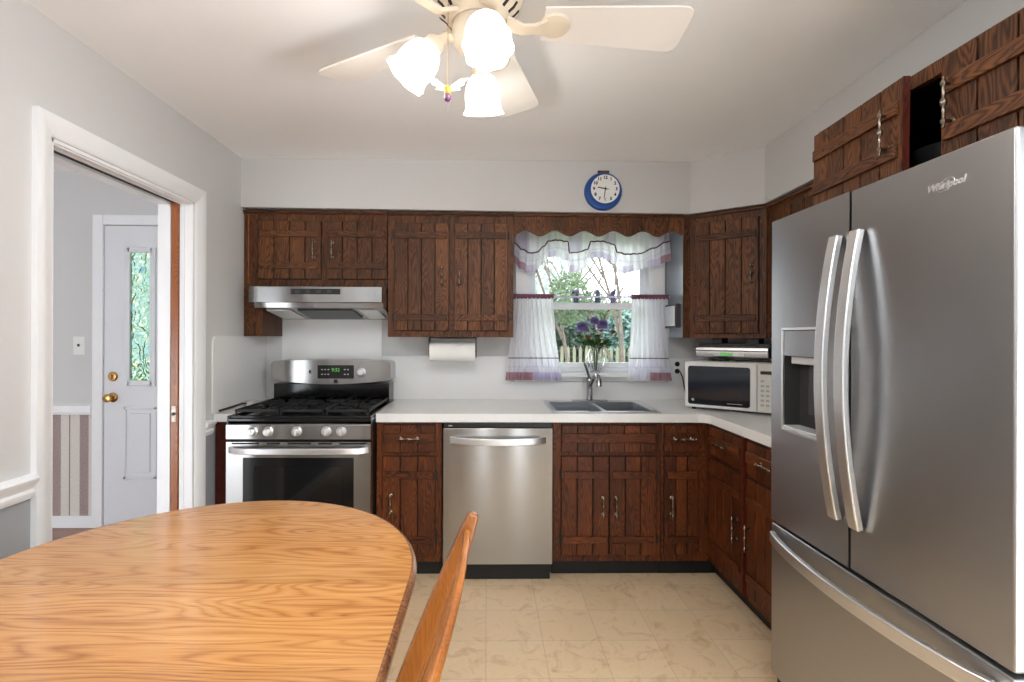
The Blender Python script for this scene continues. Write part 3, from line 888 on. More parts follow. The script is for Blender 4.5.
# cooktop with raised black lip
mb = MB().box(0, RW, -.005, RD - .02, .886, .905)
mb.box(0, .02, -.005, RD - .08, .905, .918).box(RW - .02, RW, -.005, RD - .08, .905, .918).box(.02, RW - .02, -.005, .018, .905, .918)
ct = mb.build('cooktop', 'enamel', g, bevel=.005)
for (bxx, byy, br) in ((.16, .16, .045), (.16, .43, .036), (.38, .30, .05), (.60, .16, .04), (.60, .43, .032)):
    MB().lathe([(br + .012, .9055), (br + .010, .912), (br, .914), (br, .924), (br - .008, .929), (.001, .930)], (bxx, byy, 0), 'z', 24).build('burner', 'cast', ct)
for k in range(3):
    x0, x1 = .024 + k * .238, .024 + k * .238 + .234
    mb = MB(); y0, y1 = .03, .565; z0, z1 = .932, .947; t = .010
    for (a, b, c_, d) in ((x0, x1, y0, y0 + t), (x0, x1, y1 - t, y1), (x0, x0 + t, y0, y1), (x1 - t, x1, y0, y1), (x0, x1, (y0 + y1) / 2 - t / 2, (y0 + y1) / 2 + t / 2)):
        mb.box(a, b, c_, d, z0, z1)
    for cy in ((y0 * .75 + y1 * .25), (y0 * .25 + y1 * .75)):
        cx = (x0 + x1) / 2
        mb.box(x0, cx - .03, cy - t / 2, cy + t / 2, z0, z1).box(cx + .03, x1, cy - t / 2, cy + t / 2, z0, z1)
        mb.box(cx - t / 2, cx + t / 2, cy - .13, cy - .03, z0, z1).box(cx - t / 2, cx + t / 2, cy + .03, cy + .13, z0, z1)
        for sx in (-1, 1):
            for sy in (-1, 1):
                mb.bar([(cx + sx * .03, cy + sy * .03, .940), (cx + sx * .085, cy + sy * .09, .940)], .014, .008)
    for a in (x0 + .002, x1 - .012):
        for b in (y0 + .002, y1 - .012):
            mb.box(a, a + t, b, b + t, .9055, z0)
    mb.build('grate', 'cast', ct, bevel=.002, seg=1)
# control panel
cp = MB().prism([(-.012, .795), (.03, .795), (.03, .884), (.004, .884), (-.012, .872)], 'x', 0, RW).build('control_panel', 'steel', g, bevel=.003)
for kx_ in (.140, .220, .368, .522, .600):
    mb = MB().lathe([(.026, -.0125), (.026, -.016), (.021, -.020), (.019, -.040), (.016, -.043), (.001, -.043)], (kx_, 0, .838), 'y', 24)
    mb.box(kx_ - .0035, kx_ + .0035, -.050, -.042, .821, .855)
    mb.build('knob', 'steel_h', cp, bevel=.001, seg=1)
for kx_ in (.140, .220, .368, .522, .600):
    MB().box(kx_ - .012, kx_ + .012, -.0127, -.0121, .866, .8685).build('dial_mark', 'ink', cp)
# oven door
mb = MB()
dz0, dz1 = .22, .782
gx0, gx1, gz0, gz1 = .10, RW - .10, .33, .690
mb.box(0, RW, -.010, .028, gz1, dz1).box(0, RW, -.010, .028, dz0, gz0).box(0, gx0, -.010, .028, gz0, gz1).box(gx1, RW, -.010, .028, gz0, gz1)
od = mb.build('oven_door', 'steel', g)
MB().box(gx0 - .012, gx1 + .012, -.013, -.0103, gz0 - .012, gz1 + .010).build('door_glass_border', 'enamel', od, bevel=.001)
MB().box(gx0 + .045, gx1 - .045, -.0145, -.0132, gz0 + .03, gz1 - .035).build('oven_window', 'dglass', od)
mb = MB()
for a, b in ((.03, .17), (.21, .28), (.32, .44), (.48, .55), (.59, .73)):
    mb.box(a, b, -.0112, -.0098, .770, .778)
mb.build('vent_slot', 'ink', od)
mb = MB().bar([(.02, -.012, .742), (.06, -.046, .742), (.20, -.058, .742), (.56, -.058, .742), (.70, -.046, .742), (.74, -.012, .742)], .032, .016)
mb.build('handle', 'steel_h', od, bevel=.004)
MB().box(0, RW, -.010, .028, .055, .212).build('storage_drawer', 'steel', g, bevel=.003)
# backguard: black lower panel, domed stainless console
by = .565
MB().box(.012, RW - .012, by - .01, RD - .004, .9055, 1.035).build('backguard_panel', 'enamel', g, bevel=.004)
pts = []
for i in range(33):
    u = i / 32
    pts.append((u * RW, 1.032 + .030 * (abs(2 * u - 1) ** 2)))
for (cx, a0) in ((RW - .03, 0), (.03, PI / 2)):
    for i in range(7):
        a = a0 + PI / 2 * i / 6
        pts.append((cx + .03 * math.cos(a), 1.152 + .026 * math.sin(a)))
    if a0 == 0:
        for i in range(1, 16):
            u = 1 - i / 16
            pts.append((.03 + u * (RW - .06), 1.178 + .007 * (1 - (2 * u - 1) ** 2)))
con = MB().prism(pts, 'y', by - .022, RD - .006).build('console', 'steel', g, bevel=.005)
dp = MB().box(.292, .520, by - .0245, by - .0222, 1.068, 1.152).build('display_panel', 'enamel', con, bevel=.001)
for i in range(3):
    for j in range(2):
        for x0 in (.315, .458):
            MB().box(x0 + i * .020, x0 + i * .020 + .011, by - .0252, by - .0246, 1.092 + j * .03, 1.098 + j * .03).build('key', 'keys', dp) if x0 < .43 or i < 2 else None
text('9:32', .030, 'led', dp, (.406, by - .0253, 1.122), (PI / 2, 0, 0), 'clock_digits')
MB().lathe([(.028, by - .0222), (.028, by - .026), (.021, by - .030), (.019, by - .045), (.001, by - .046)], (.568, 0, 1.108), 'y', 24).box(.565, .571, by - .050, by - .045, 1.09, 1.126).build('oven_knob', 'steel_h', con, bevel=.001, seg=1)
MB().box(.238, .250, by - .0240, by - .0222, 1.100, 1.122).build('indicator', 'ink', con)
MB().box(.394, .418, by - .0240, by - .0222, 1.040, 1.062).build('badge', 'ink', con)
# ladle and spoon on the strip
u_ = thing('ladle', 'black handled steel ladle lying on the counter strip by the wall', 'ladle', (-1.425, 2.84, CT1))
MB().tube([(-.03, -.03, .012), (-.022, .08, .016), (-.008, .18, .024), (-.002, .215, .020)], [.006, .007, .006, .005], 10).build('handle', 'blackp', u_)
MB().open_lathe([(.001, .001), (.022, .003), (.038, .014), (.046, .028), (.043, .028), (.034, .015), (.02, .006), (.001, .004)], (0, .262, 0), 28).build('bowl', 'steel_h', u_)
u_ = thing('spoon', 'steel serving spoon lying behind the ladle on the counter strip', 'spoon', (-1.415, 3.20, CT1))
MB().tube([(-.02, .20, .012), (-.01, .12, .014), (0, .06, .010)], [.005, .004, .004], 8).build('handle', 'steel_h', u_)
MB().sphere((.003, .02, .010), .035, sx=.75, sz=.25).build('bowl', 'steel_h', u_)

# ------------------------------------------------------------------ hood
h = thing('range_hood', 'stainless steel range hood under the cabinet over the range', 'range hood', (-1.355, 2.95, 0))
HW = .748
hy = YB - .008 - 2.95
mb = MB().prism([(0, 1.532), (.004, 1.616), (.165, 1.630), (hy, 1.630), (hy, 1.445), (.40, 1.445), (.055, 1.500), (.05, 1.532)], 'x', 0, HW)
mb.build('canopy', ['steel'], h, bevel=.002)
MB().box(-.006, HW + .004, -.010, -.0005, 1.528, 1.620).build('front_panel', 'steel', h, bevel=.004)
MB().box(.235, .515, -.0135, -.0105, 1.575, 1.606).build('switch_strip', 'blackp', h, bevel=.0015)
for k in range(4):
    MB().box(.26 + k * .06, .285 + k * .06, -.016, -.0137, 1.584, 1.597).build('switch', 'darkgrey', h, bevel=.001)
# light lenses and filter in the sloping underside
sl = math.atan2(1.445 - 1.500, .345)
for (a, b, nm, mt) in ((.05, .19, 'light_lens', 'mwhite'), (.23, .56, 'grease_filter', 'darkgrey'), (.60, .71, 'light_lens', 'mwhite')):
    mb = MB(); mb.M = Matrix.Translation((0, .23, 1.4705)) @ Matrix.Rotation(sl, 4, 'X')
    mb.box(a, b, -.14, .12, -.006, -.0005)
    mb.build(nm, mt, h, bevel=.002)

# ------------------------------------------------------------------ dishwasher
d = thing('dishwasher', 'stainless steel dishwasher with bowed handle under the counter', 'dishwasher', (-.237, 2.79, 0))
DW = .598
MB().box(.004, DW - .004, .045, .60, .03, .862).box(.02, DW - .02, .07, .5, .002, .03).build('tub', 'blackp', d)
def dfront(u, v):
    return (u * DW, -.004 - .006 * math.sin(PI * v), .128 + v * .712)
mb = MB().box(0, DW, -.006, .04, .096, .838)
mb.build('door', 'steel', d, bevel=.004)
MB().box(.004, DW - .004, -.002, .04, .8405, .8655).build('control_strip', 'blackp', d, bevel=.002)
MB().box(.03, .05, -.0035, -.0021, .848, .854).build('indicator', 'keys', d)
hp = []
for i in range(17):
    u = i / 16
    hp.append((.04 + u * (DW - .08), -.008 - .050 * math.sin(PI * u) ** .55, .775 - .004 * math.sin(PI * u)))
MB().bar(hp, .036, .014).build('handle', 'steel_h', d, bevel=.004)
MB().box(.01, DW - .01, .03, .065, .002, .094).build('kick_plate', 'kick', d)

# ------------------------------------------------------------------ refrigerator
FX, FY1, FY0, FH = 1.08, 1.927, 1.030, 1.775
f = thing('refrigerator', 'large stainless steel refrigerator with two upper doors and a freezer drawer', 'refrigerator', (FX, FY1, 0), -PI / 2)
FW = FY1 - FY0
MB().box(.004, FW - .004, .075, XR - .03 - FX, .03, FH - .02).box(.06, FW - .06, .12, .6, .002, .03).build('cabinet_body', 'darkgrey', f, bevel=.004)
SE = .417
# left door with dispenser recess
q0, q1, r0, r1 = .074, .278, 1.005, 1.368
LD = MB()
z0, z1 = .652, FH
LD.box(0, q0, 0, .07, z0, z1).box(q1, SE - .003, 0, .07, z0, z1).box(q0, q1, 0, .07, r1, z1).box(q0, q1, 0, .07, z0, r0)
ld = LD.build('door', 'steel_f', f)
mb = MB()
mb.box(q0, q1, .060, .066, r0, r1, 0).box(q0 + .0005, q0 + .004, .004, .060, r0, r1, 0).box(q1 - .004, q1 - .0005, .004, .060, r0, r1, 0).box(q0, q1, .004, .060, r1 - .004, r1 - .0005, 0)
ob = mb.build('dispenser_recess', ['dgrey2'], ld)
mb = MB()
for (a, b, c_, e) in ((q0 - .006, q0 + .004, r0 - .006, r1 + .006), (q1 - .004, q1 + .006, r0 - .006, r1 + .006), (q0, q1, r1 - .004, r1 + .006), (q0, q1, r0 - .006, r0 + .004)):
    mb.box(a, b, -.004, .004, c_, e)
mb.build('dispenser_trim', 'steel_h', ld, bevel=.0015)
MB().box(q0 + .005, q1 - .005, -.001, .055, 1.272, r1 - .005).build('control_panel', 'steel_f', ld, bevel=.003)
MB().box(q0 + .03, q1 - .02, .012, .055, 1.245, 1.2715).build('nozzle_housing', 'lgrey', ld, bevel=.003)
MB().box(q0 + .075, q1 - .06, .045, .058, 1.07, 1.235).build('paddle', 'darkgrey', ld, bevel=.004)
MB().box(q0 + .005, q1 - .005, -.003, .058, r0 + .0045, r0 + .016).build('drip_tray', 'lgrey', ld, bevel=.002)
rd = MB().box(SE + .003, FW, 0, .07, z0, z1).build('door', 'steel_f', f, bevel=.006)
fd = MB().box(0, FW, 0, .07, .075, .640).build('freezer_drawer', 'steel_f', f, bevel=.006)
MB().box(.01, FW - .01, .02, .074, .004, .07).build('kick_grille', 'blackp', f)
def bowed(cx):
    pts = []
    for i in range(21):
        u = i / 20
        pts.append((cx, -.012 - (.046) * math.sin(PI * u) ** .9, .785 + u * .865))
    return MB().bar(pts, .042, .020, up=(1, 0, 0))
for cx, dr in ((SE - .045, ld), (SE + .045, rd)):
    bowed(cx).build('handle', 'steel_h', dr, bevel=.005)
pts = []
for i in range(21):
    u = i / 20
    pts.append((.03 + u * (FW - .06), -.012 - .055 * math.sin(PI * u) ** .7, .598))
MB().bar(pts, .040, .020).build('handle', 'steel_h', fd, bevel=.005)
lx, lz = .735, 1.700
text('Whirlpool', .024, 'steel_h', rd, (lx, -.0012, lz), (PI / 2, 0, 0), 'logo', ext=.001, shear=.25, bold=.0004)
pts = [(lx + .024 * math.cos(a) , -.0016, lz + .013 * math.sin(a) + .006 * math.cos(a)) for a in [R(150) - R(300) * i / 24 for i in range(25)]]
MB().tube(pts, .0011, 6).build('logo_ring', 'chrome', rd)

# ------------------------------------------------------------------ microwave in the corner
m0 = Vector((1.165, 3.0)); m1 = Vector((1.528, 2.71))
ma = math.atan2(m1.y - m0.y, m1.x - m0.x)
m = thing('microwave', 'white countertop microwave set diagonally in the counter corner', 'microwave', (m0.x, m0.y, CT1), ma)
MW, MH, MD = .515, .282, .31
MB().box(0, MW, .02, MD, .014, MH).build('case', 'mwhite', m, bevel=.004)
for a in (.03, MW - .05):
    for b in (.04, MD - .05):
        MB().box(a, a + .02, b, b + .02, .0005, .0138).build('foot', 'blackp', m)
md = MB().box(0, .385, 0, .0195, .016, MH - .002).build('door', 'mwhite', m, bevel=.006)
# rounded window
pts = []
x0, x1, z0, z1, rr = .020, .352, .034, .256, .014
for (cx, cz, a0) in ((x1 - rr, z1 - rr, 0), (x0 + rr, z1 - rr, PI / 2), (x0 + rr, z0 + rr, PI), (x1 - rr, z0 + rr, 1.5 * PI)):
    for i in range(6):
        a = a0 + PI / 2 * i / 5
        pts.append((cx + rr * math.cos(a), cz + rr * math.sin(a)))
MB().prism(pts, 'y', -.0025, -.0002).build('window', 'mglass', md)
MB().lathe([(.008, -.0032), (.008, -.0026)], (.048, 0, .060), 'y', 20).build('badge', 'keys', md)
text('MICROWAVE', .008, 'keys', md, (.29, -.0031, .050), (PI / 2, 0, 0), 'lettering', ext=.0002) if False else MB().box(.235, .312, -.0031, -.0026, .048, .0515).build('nameplate', 'keys', md)
mp = MB().box(.387, MW, 0, .0195, .016, MH - .002).build('control_panel', 'mcream', m, bevel=.004)
MB().box(.402, MW - .014, -.002, -.0002, .222, .240).build('display', 'enamel', mp)
for i in range(4):
    for j in range(6):
        if (i + j) % 7 == 6: continue
        MB().box(.404 + i * .026, .420 + i * .026, -.0012, -.0002, .050 + j * .026, .061 + j * .026).build('key', 'keys', mp)
# cable heap on top of the microwave
cp_ = []
for i in range(80):
    a = i * .42
    cp_.append((.05 * math.cos(a) * (1 + .2 * math.sin(i * .31)), .028 * math.sin(a), .005 + .00016 * i + .003 * (i % 2)))
cp_ += [(.09 + .02 * i, .02 + .004 * math.sin(i), .0055) for i in range(14)]
mb = MB().tube(cp_, .0042, 6)
o = mb.build('power_cord', 'blackp'); o.location = (1.36, 2.98, CT1 + MH); o.rotation_euler = (0, 0, ma)
tag(o, 'black cord coiled on top of the white microwave', 'cord')
# under-cabinet radio
c0 = A + (B - A).normalized() * .045
q = thing('under_cabinet_radio', 'silver radio with green display hung under the diagonal corner cabinet', 'radio', (c0.x + .0, c0.y, 1.2165), ang)
MB().box(0, .392, .02, .20, .004, .084).build('case', 'blackp', q, bevel=.004)
mb = MB().prism([(.02, .0), (-.004, .006), (-.014, .032), (-.006, .060), (.02, .068)], 'x', -.004, .388)
fr = mb.build('front_panel', 'steel_h', q, bevel=.002)
MB().box(-.0045, .3885, -.0150, -.0085, .038, .044).build('trim_line', 'darkgrey', fr)
MB().box(.10, .27, -.0165, -.0085, .010, .032).build('display_bezel', 'mwhite', fr, bevel=.001)
MB().box(.135, .205, -.0180, -.0166, .014, .028).build('display', 'led', fr)
MB().lathe([(.018, 0), (.018, .016), (.001, .018)], (.3925, .05, .034), 'x', 20).build('knob', 'blackp', fr)
for x in (.07, .27):
    MB().box(x, x + .06, .04, .16, .0845, 1.3325 - 1.2165).build('mounting_bracket', 'blackp', q)
# outlet with plug and cord
q = thing('wall_outlet', 'white double outlet on the backsplash right of the window', 'outlet', (1.283, YB - .0072, 1.132))
MB().box(-.036, .036, -.005, 0, -.058, .058).build('cover_plate', 'mwhite', q, bevel=.003)
for z in (-.024, .024):
    mb = MB().lathe([(.0165, -.0075), (.0165, -.0052)], (-.006, 0, z), 'y', 20)
    mb.build('socket', 'ink', q)
o = MB().tube([(1.277, 3.405, 1.108), (1.288, 3.39, 1.104), (1.30, 3.385, 1.07), (1.31, 3.385, 1.02), (1.32, 3.385, .97), (1.36, 3.39, .925)], .0045, 8).build('power_cord', 'blackp')
tag(o, 'black cord hanging from the outlet down behind the microwave', 'cord')
# small silver edged box on the cabinet side
q = thing('wall_box', 'small silver box fixed to the cabinet side right of the window curtain', 'box', (1.198, 3.15, 1.395))
MB().box(-.030, -.0005, 0, .20, 0, .150).build('case', 'darkgrey', q, bevel=.004)
MB().box(-.034, -.0305, .012, .188, .012, .138).build('front', 'chrome', q, bevel=.002)

# ------------------------------------------------------------------ paper towels
q = thing('paper_towel_holder', 'black paper towel holder fixed under the two door cabinet', 'paper towel holder', (-.366, 3.25, 1.3315))
MB().box(0, .300, -.03, .03, -.008, -.0005).build('plate', 'blackp', q, bevel=.001)
for x in (0, .294):
    pts = [(-.03, -.008)] + [(-.035 * math.cos(a), -.075 - .055 * math.sin(a)) for a in [PI * i / 10 for i in range(11)]] + [(.03, -.008)]
    MB().prism(pts, 'x', x, x + .006).build('bracket_arm', 'blackp', q, bevel=.001)
MB().lathe([(.012, .0065), (.012, .2935)], (0, 0, -.09), 'x', 16).build('rod', 'blackp', q)
mb = MB().lathe([(.0125, .007), (.061, .007), (.061, .293), (.0125, .293), (.0125, .007)], (0, 0, 0), 'x', 40)
for l_ in (mb.f, mb.m, mb.r, mb.sm): del l_[-2:]
o = mb.build('paper_towel_roll', 'paper'); o.location = (-.366, 3.25, 1.2415)
tag(o, 'white paper towel roll on the black holder under the cabinet', 'paper towels')

# ------------------------------------------------------------------ clock
q = thing('wall_clock', 'round blue wall clock on the white soffit above the window', 'clock', (.697, 3.0845, 2.212))
MB().lathe([(.114, 0), (.114, -.012), (.108, -.024), (.094, -.026), (.09, -.022)], (0, 0, 0), 'y', 56).build('rim', 'blue', q)
MB().lathe([(.086, -.0265), (.086, -.023)], (.009, 0, .012), 'y', 48).build('dial', 'dial', q)
for k in range(1, 13):
    a = PI / 2 - k * PI / 6
    text(str(k), .026, 'ink', q, (.009 + .068 * math.cos(a), -.0272, .012 + .068 * math.sin(a)), (PI / 2, 0, 0), 'numeral', bold=.0010)
def hand(ang_deg, L, w_, y, nm, back=.012):
    mb = MB(); mb.M = Matrix.Translation((.009, y, .012)) @ Matrix.Rotation(R(ang_deg), 4, 'Y')
    mb.box(-w_, w_, -.0006, .0006, -back, L)
    mb.build(nm, 'ink', q)
hand(-78, .046, .0028, -.0290, 'hour_hand')
hand(188, .058, .0022, -.0305, 'minute_hand')
hand(98, .024, .0010, -.0318, 'second_hand', .03)
MB().lathe([(.005, -.033), (.005, -.027)], (.009, 0, .012), 'y', 14).build('hub', 'ink', q)
MB().box(-.034, .036, -.016, -.001, .110, .126).build('top_tag', 'brown', q, bevel=.002)

# ------------------------------------------------------------------ curtains
def fold(x, k=1.0, ph=0):
    return .013 * math.sin(x * 95 * k + ph) + .006 * math.sin(x * 173 * k + 1.3 + ph)
YV = 3.345
CX0, CX1 = .178, 1.192
rod = thing('curtain_rod', 'thin mauve grey tension rod across the window halfway up', 'curtain rod', (0, YV, 1.600))
mb = MB().tube([(.1625, 0, 0), (.42, 0, -.001), (.70, 0, -.002), (.95, 0, -.001), (1.1985, 0, 0)], .0065, 10)
mb.build('rod', 'lilac', rod)
# top valance: knots of the trim line
kn = [(0, 1.945), (.045, 1.905), (.10, 1.880), (.14, 1.885), (.19, 1.925), (.215, 1.958), (.27, 1.966), (.345, 1.955), (.352, 1.882), (.40, 1.886), (.47, 1.905), (.488, 1.957), (.56, 1.960), (.64, 1.940), (.655, 1.890), (.72, 1.876), (.80, 1.880), (.90, 1.918), (.97, 1.955), (1.0, 1.962)]
def zt(u):
    for i in range(len(kn) - 1):
        if u <= kn[i + 1][0]:
            t = (u - kn[i][0]) / (kn[i + 1][0] - kn[i][0])
            t = t * t * (3 - 2 * t)
            return kn[i][1] + (kn[i + 1][1] - kn[i][1]) * t
    return kn[-1][1]
v = thing('curtain_valance', 'ruffled white and lilac valance curtain across the top of the window', 'curtain', (0, YV, 0))
W2 = CX1 - CX0
def vup(u, t):
    x = CX0 + u * W2
    return (x, fold(u, .9) * (.5 + .6 * t), 2.02 + (zt(u) - 2.02) * t)
pinku = lambda u, t: 1 if (u < .13 or .55 < u < .75 or .8 < u < .9) and t > .2 else 0
MB().grid(vup, 220, 10, mfn=lambda u, t: 1 if noise.noise(Vector((u * 9, 0, 3))) > .12 else 0).build('panel', ['fabric', 'lilac'], v, smooth_all=True, fix=False)
def vlow(u, t):
    x = CX0 + (u - .5) * (1 + .018 * t) * W2 + .5 * W2
    return (x, fold(u, 1.7, .7) * (.6 + .8 * t) - .012, zt(u) - t * (.116 + .012 * math.sin(u * 21)))
MB().grid(vlow, 260, 8, mfn=lambda u, t: (2 if u < .07 or u > .94 else (1 if noise.noise(Vector((u * 8, 5, 3))) > -.05 else 0)) if t > .5 else 0).build('ruffle', ['fabric', 'lilac', 'pink'], v, smooth_all=True, fix=False)
MB().tube([(CX0 + i / 160 * W2, fold(i / 160, 1.7, .7) * .6 - .020, zt(i / 160)) for i in range(161)], .0045, 6).build('trim_band', 'mauve', v)
MB().tube([(CX0 + i / 160 * W2, fold(i / 160, 1.7, .7) * .95 - .017, zt(i / 160) - .050) for i in range(161)], .0022, 5).build('lace_band', 'lilac', v)
def tier(label, xt0, xt1, xb0, xb1, ph, flip):
    q = thing('tier_curtain', label, 'curtain', (0, YV, 0), group=None)
    zt_, zb_ = 1.592, 1.052
    def fn(u, t):
        e = t ** 1.5
        x = (xt0 + u * (xt1 - xt0)) * (1 - e) + (xb0 + u * (xb1 - xb0)) * e
        return (x, fold(u * .42, 1.6 - .25 * t, ph) * (.75 + .5 * t) - .012 * t, zt_ + (zb_ + .075 - zt_) * t)
    MB().grid(fn, 110, 24).build('panel', 'fabric', q, smooth_all=True, fix=False)
    def fn2(u, t):
        x = xb0 + (u - .5) * (1 + .06 * t) * (xb1 - xb0) + .5 * (xb1 - xb0) if False else xb0 + u * (xb1 - xb0) + (u - .5) * .02 * t
        return (x, fold(u * .42, 2.6, ph) * (1.1 + .3 * t) - .020, zb_ + .085 - .085 * t)
    MB().grid(fn2, 120, 8, mfn=lambda u, t: 0 if t < .35 else (1 if ((u < .5) != flip) else (2 if not flip else 0))).build('ruffle', ['fabric', 'pink', 'lilac'], q, smooth_all=True, fix=False)
    for dz, mt, rr in ((.145, 'mauve', .0030), (.088, 'lilac', .002)):
        zz = zb_ + dz
        t = (zt_ - zz) / (zt_ - zb_ - .075)
        pts = [tuple(Vector(fn(i / 60, min(t, 1))) + Vector((0, -.006, 0))) for i in range(61)]
        MB().tube(pts, rr, 5).build('trim_band', mt, q)
    def pk(u, t):
        a = t * 2 * PI
        return (xt0 - .003 + u * (xt1 - xt0 + .006), .013 * math.cos(a) , 1.600 + .0155 * math.sin(a) + .0015 * math.sin(u * 90))
    MB().grid(pk, 60, 14).build('rod_pocket', 'mauve2', q, smooth_all=True)
tier('white tier curtain with pink hem on the left side of the window', .172, .432, .130, .478, .4, False)
tier('white tier curtain with pink hem on the right side of the window', .950, 1.188, .930, 1.192, 2.1, True)

# ------------------------------------------------------------------ figurines on the sash
def figurine(x, label, mats, kind):
    q = thing('figurine', label, 'figurine', (x, YB + .050, 1.5685), group='figurines on the window sash')
    MB().lathe([(.020, 0), (.021, .004), (.019, .012), (.021, .03), (.018, .045), (.010, .054), (.001, .056)], seg=18).build('body', mats[0], q)
    MB().sphere((0, -.004, .066), .017, 0, sx=1.1).build('head', mats[1], q)
    if kind == 0:
        MB().sphere((-.018, 0, .072), .012).sphere((.014, 0, .078), .010).build('topknot', mats[0], q)
    elif kind == 1:
        MB().lathe([(.019, .070), (.012, .080), (.009, .088), (.001, .09)], seg=14).build('cap', mats[0], q)
    else:
        MB().tube([(.006, 0, .075), (.016, 0, .088), (.012, 0, .10)], [.010, .009, .004], 8).sphere((-.022, -.004, .04), .014).build('wing', mats[0], q)
figurine(.605, 'lavender figurine with slate blue body, leftmost on the sash behind the flowers', ('figb', 'figl'), 0)
figurine(.752, 'slate blue figurine with a cap, middle one on the window sash', ('figb', 'figl'), 1)
figurine(.858, 'lavender figurine with a raised wing, rightmost on the window sash', ('figl', 'figl'), 2)

# ------------------------------------------------------------------ vase and flowers on the sill
VX, VY, VZ = .722, 3.390, WZ0 + .0005
q = thing('vase', 'clear ribbed glass vase standing on the window sill', 'vase', (VX, VY, VZ))
wv_ = lambda a, k: .05 * math.cos(14 * a)
MB().open_lathe([(.001, .001), (.030, .001), (.032, .006), (.042, .03), (.058, .075), (.062, .105), (.052, .14), (.042, .155), (.052, .178), (.049, .178), (.039, .155), (.049, .139), (.058, .105), (.054, .075), (.038, .032), (.026, .010), (.001, .009)], (0, 0, 0), 56, 0, wv_).build('glass', 'glass', q)
def petals(mb, c, r, n, layers, m=0):
    c = Vector(c)
    for L in range(layers):
        rr = r * (1 - .05 * L)
        tilt = -.5 + 1.9 * L / max(1, layers - 1) if layers > 4 else -.2 + .4 * L
        for i in range(n):
            a = 2 * PI * i / n + L * .4
            dx, dy = math.cos(a), math.sin(a)
            sd = Vector((-dy, dx, 0))
            up = Vector((dx * math.cos(tilt), dy * math.cos(tilt), math.sin(tilt)))
            vs = [c, c + up * rr * .5 + sd * rr * .22, c + up * rr, c + up * rr * .5 - sd * rr * .22, c + up * rr * .5 + Vector((0, 0, .12 * rr))]
            mb.add(vs, [(0, 1, 4), (1, 2, 4), (2, 3, 4), (3, 0, 4)], m, None, True)
def flower(name, label, top, r, mat, n=12, layers=4, group=None):
    q = thing(name, label, 'flower', (VX, VY, VZ + .012), group=group)
    tp = Vector(top)
    MB().tube([(tp.x * .06, tp.y * .06, 0), (tp.x * .10, tp.y * .1, .09), (tp.x * .22, tp.y * .22, .155), (tp.x * .9, tp.y * .9, tp.z - .02), tuple(tp)], .0022, 6).build('stem', 'stem', q)
    mb = MB(); petals(mb, tp, r, n, layers)
    mb.sphere(tuple(tp + Vector((0, 0, r * .15))), r * .28)
    mb.build('bloom', mat, q, fix=False)
flower('aster', 'large violet bloom at the left of the sill bouquet', (-.098, -.03, .285), .062, 'petal', 15, 7)
flower('aster', 'large violet bloom at the top centre of the sill bouquet', (-.01, -.01, .325), .050, 'petal', 15, 7)
flower('aster', 'large violet bloom at the right of the sill bouquet', (.040, -.035, .300), .064, 'petal', 15, 7)
flower('daisy', 'small white bloom low in the middle of the sill bouquet', (.010, -.065, .245), .036, 'petal_w', 10, 2)
flower('chrysanthemum', 'small rust coloured bloom at the right of the sill bouquet', (.108, -.03, .252), .034, 'petal_o', 12, 3)
flower('chrysanthemum', 'small rust coloured bloom low at the left of the sill bouquet', (-.062, -.045, .222), .030, 'petal_o', 12, 3)
rnd = random.Random(3)
def sprig(label, top, k):
    q = thing('leaf_sprig', label, 'foliage', (VX, VY, VZ + .012))
    tp = Vector(top)
    pts = [Vector((tp.x * .05, tp.y * .05, 0)), Vector((tp.x * .12, tp.y * .12, .10)), Vector((tp.x * .25, tp.y * .25, .155)), tp * .82 + Vector((0, 0, .03)), tp]
    MB().tube(pts, .002, 6).build('stem', 'stem', q)
    mb = MB()
    for i in range(k):
        t = .1 + .9 * i / (k - 1)
        p = pts[2].lerp(pts[4], t)
        a = rnd.uniform(0, 2 * PI); el = rnd.uniform(-.5, .6)
        dr = Vector((math.cos(a) * math.cos(el), math.sin(a) * math.cos(el) * .6, math.sin(el)))
        sd = dr.cross(Vector((0, 0, 1))).normalized()
        L = rnd.uniform(.040, .066); w_ = L * .30
        nn = sd.cross(dr)
        vs = [p, p + dr * L * .45 + sd * w_, p + dr * L - nn * .006, p + dr * L * .45 - sd * w_, p + dr * L * .5 + nn * .006]
        mb.add(vs, [(0, 1, 4), (1, 2, 4), (2, 3, 4), (3, 0, 4)], 0, None, True)
    mb.build('leaf', 'leaf', q, fix=False)
for lb, tp, k in (('dark green leafy sprig leaning left in the sill bouquet', (-.11, -.03, .225), 12), ('dark green leafy sprig in the middle of the sill bouquet', (-.01, -.05, .245), 16),
                  ('dark green leafy sprig leaning right and drooping in the sill bouquet', (.12, -.03, .195), 14), ('dark green leafy sprig at the back of the sill bouquet', (.03, .02, .255), 14),
                  ('dark green leafy sprig low left in the sill bouquet', (-.05, -.05, .20), 12), ('dark green leafy sprig low right in the sill bouquet', (.065, -.05, .205), 14)):
    sprig(lb, tp, k)

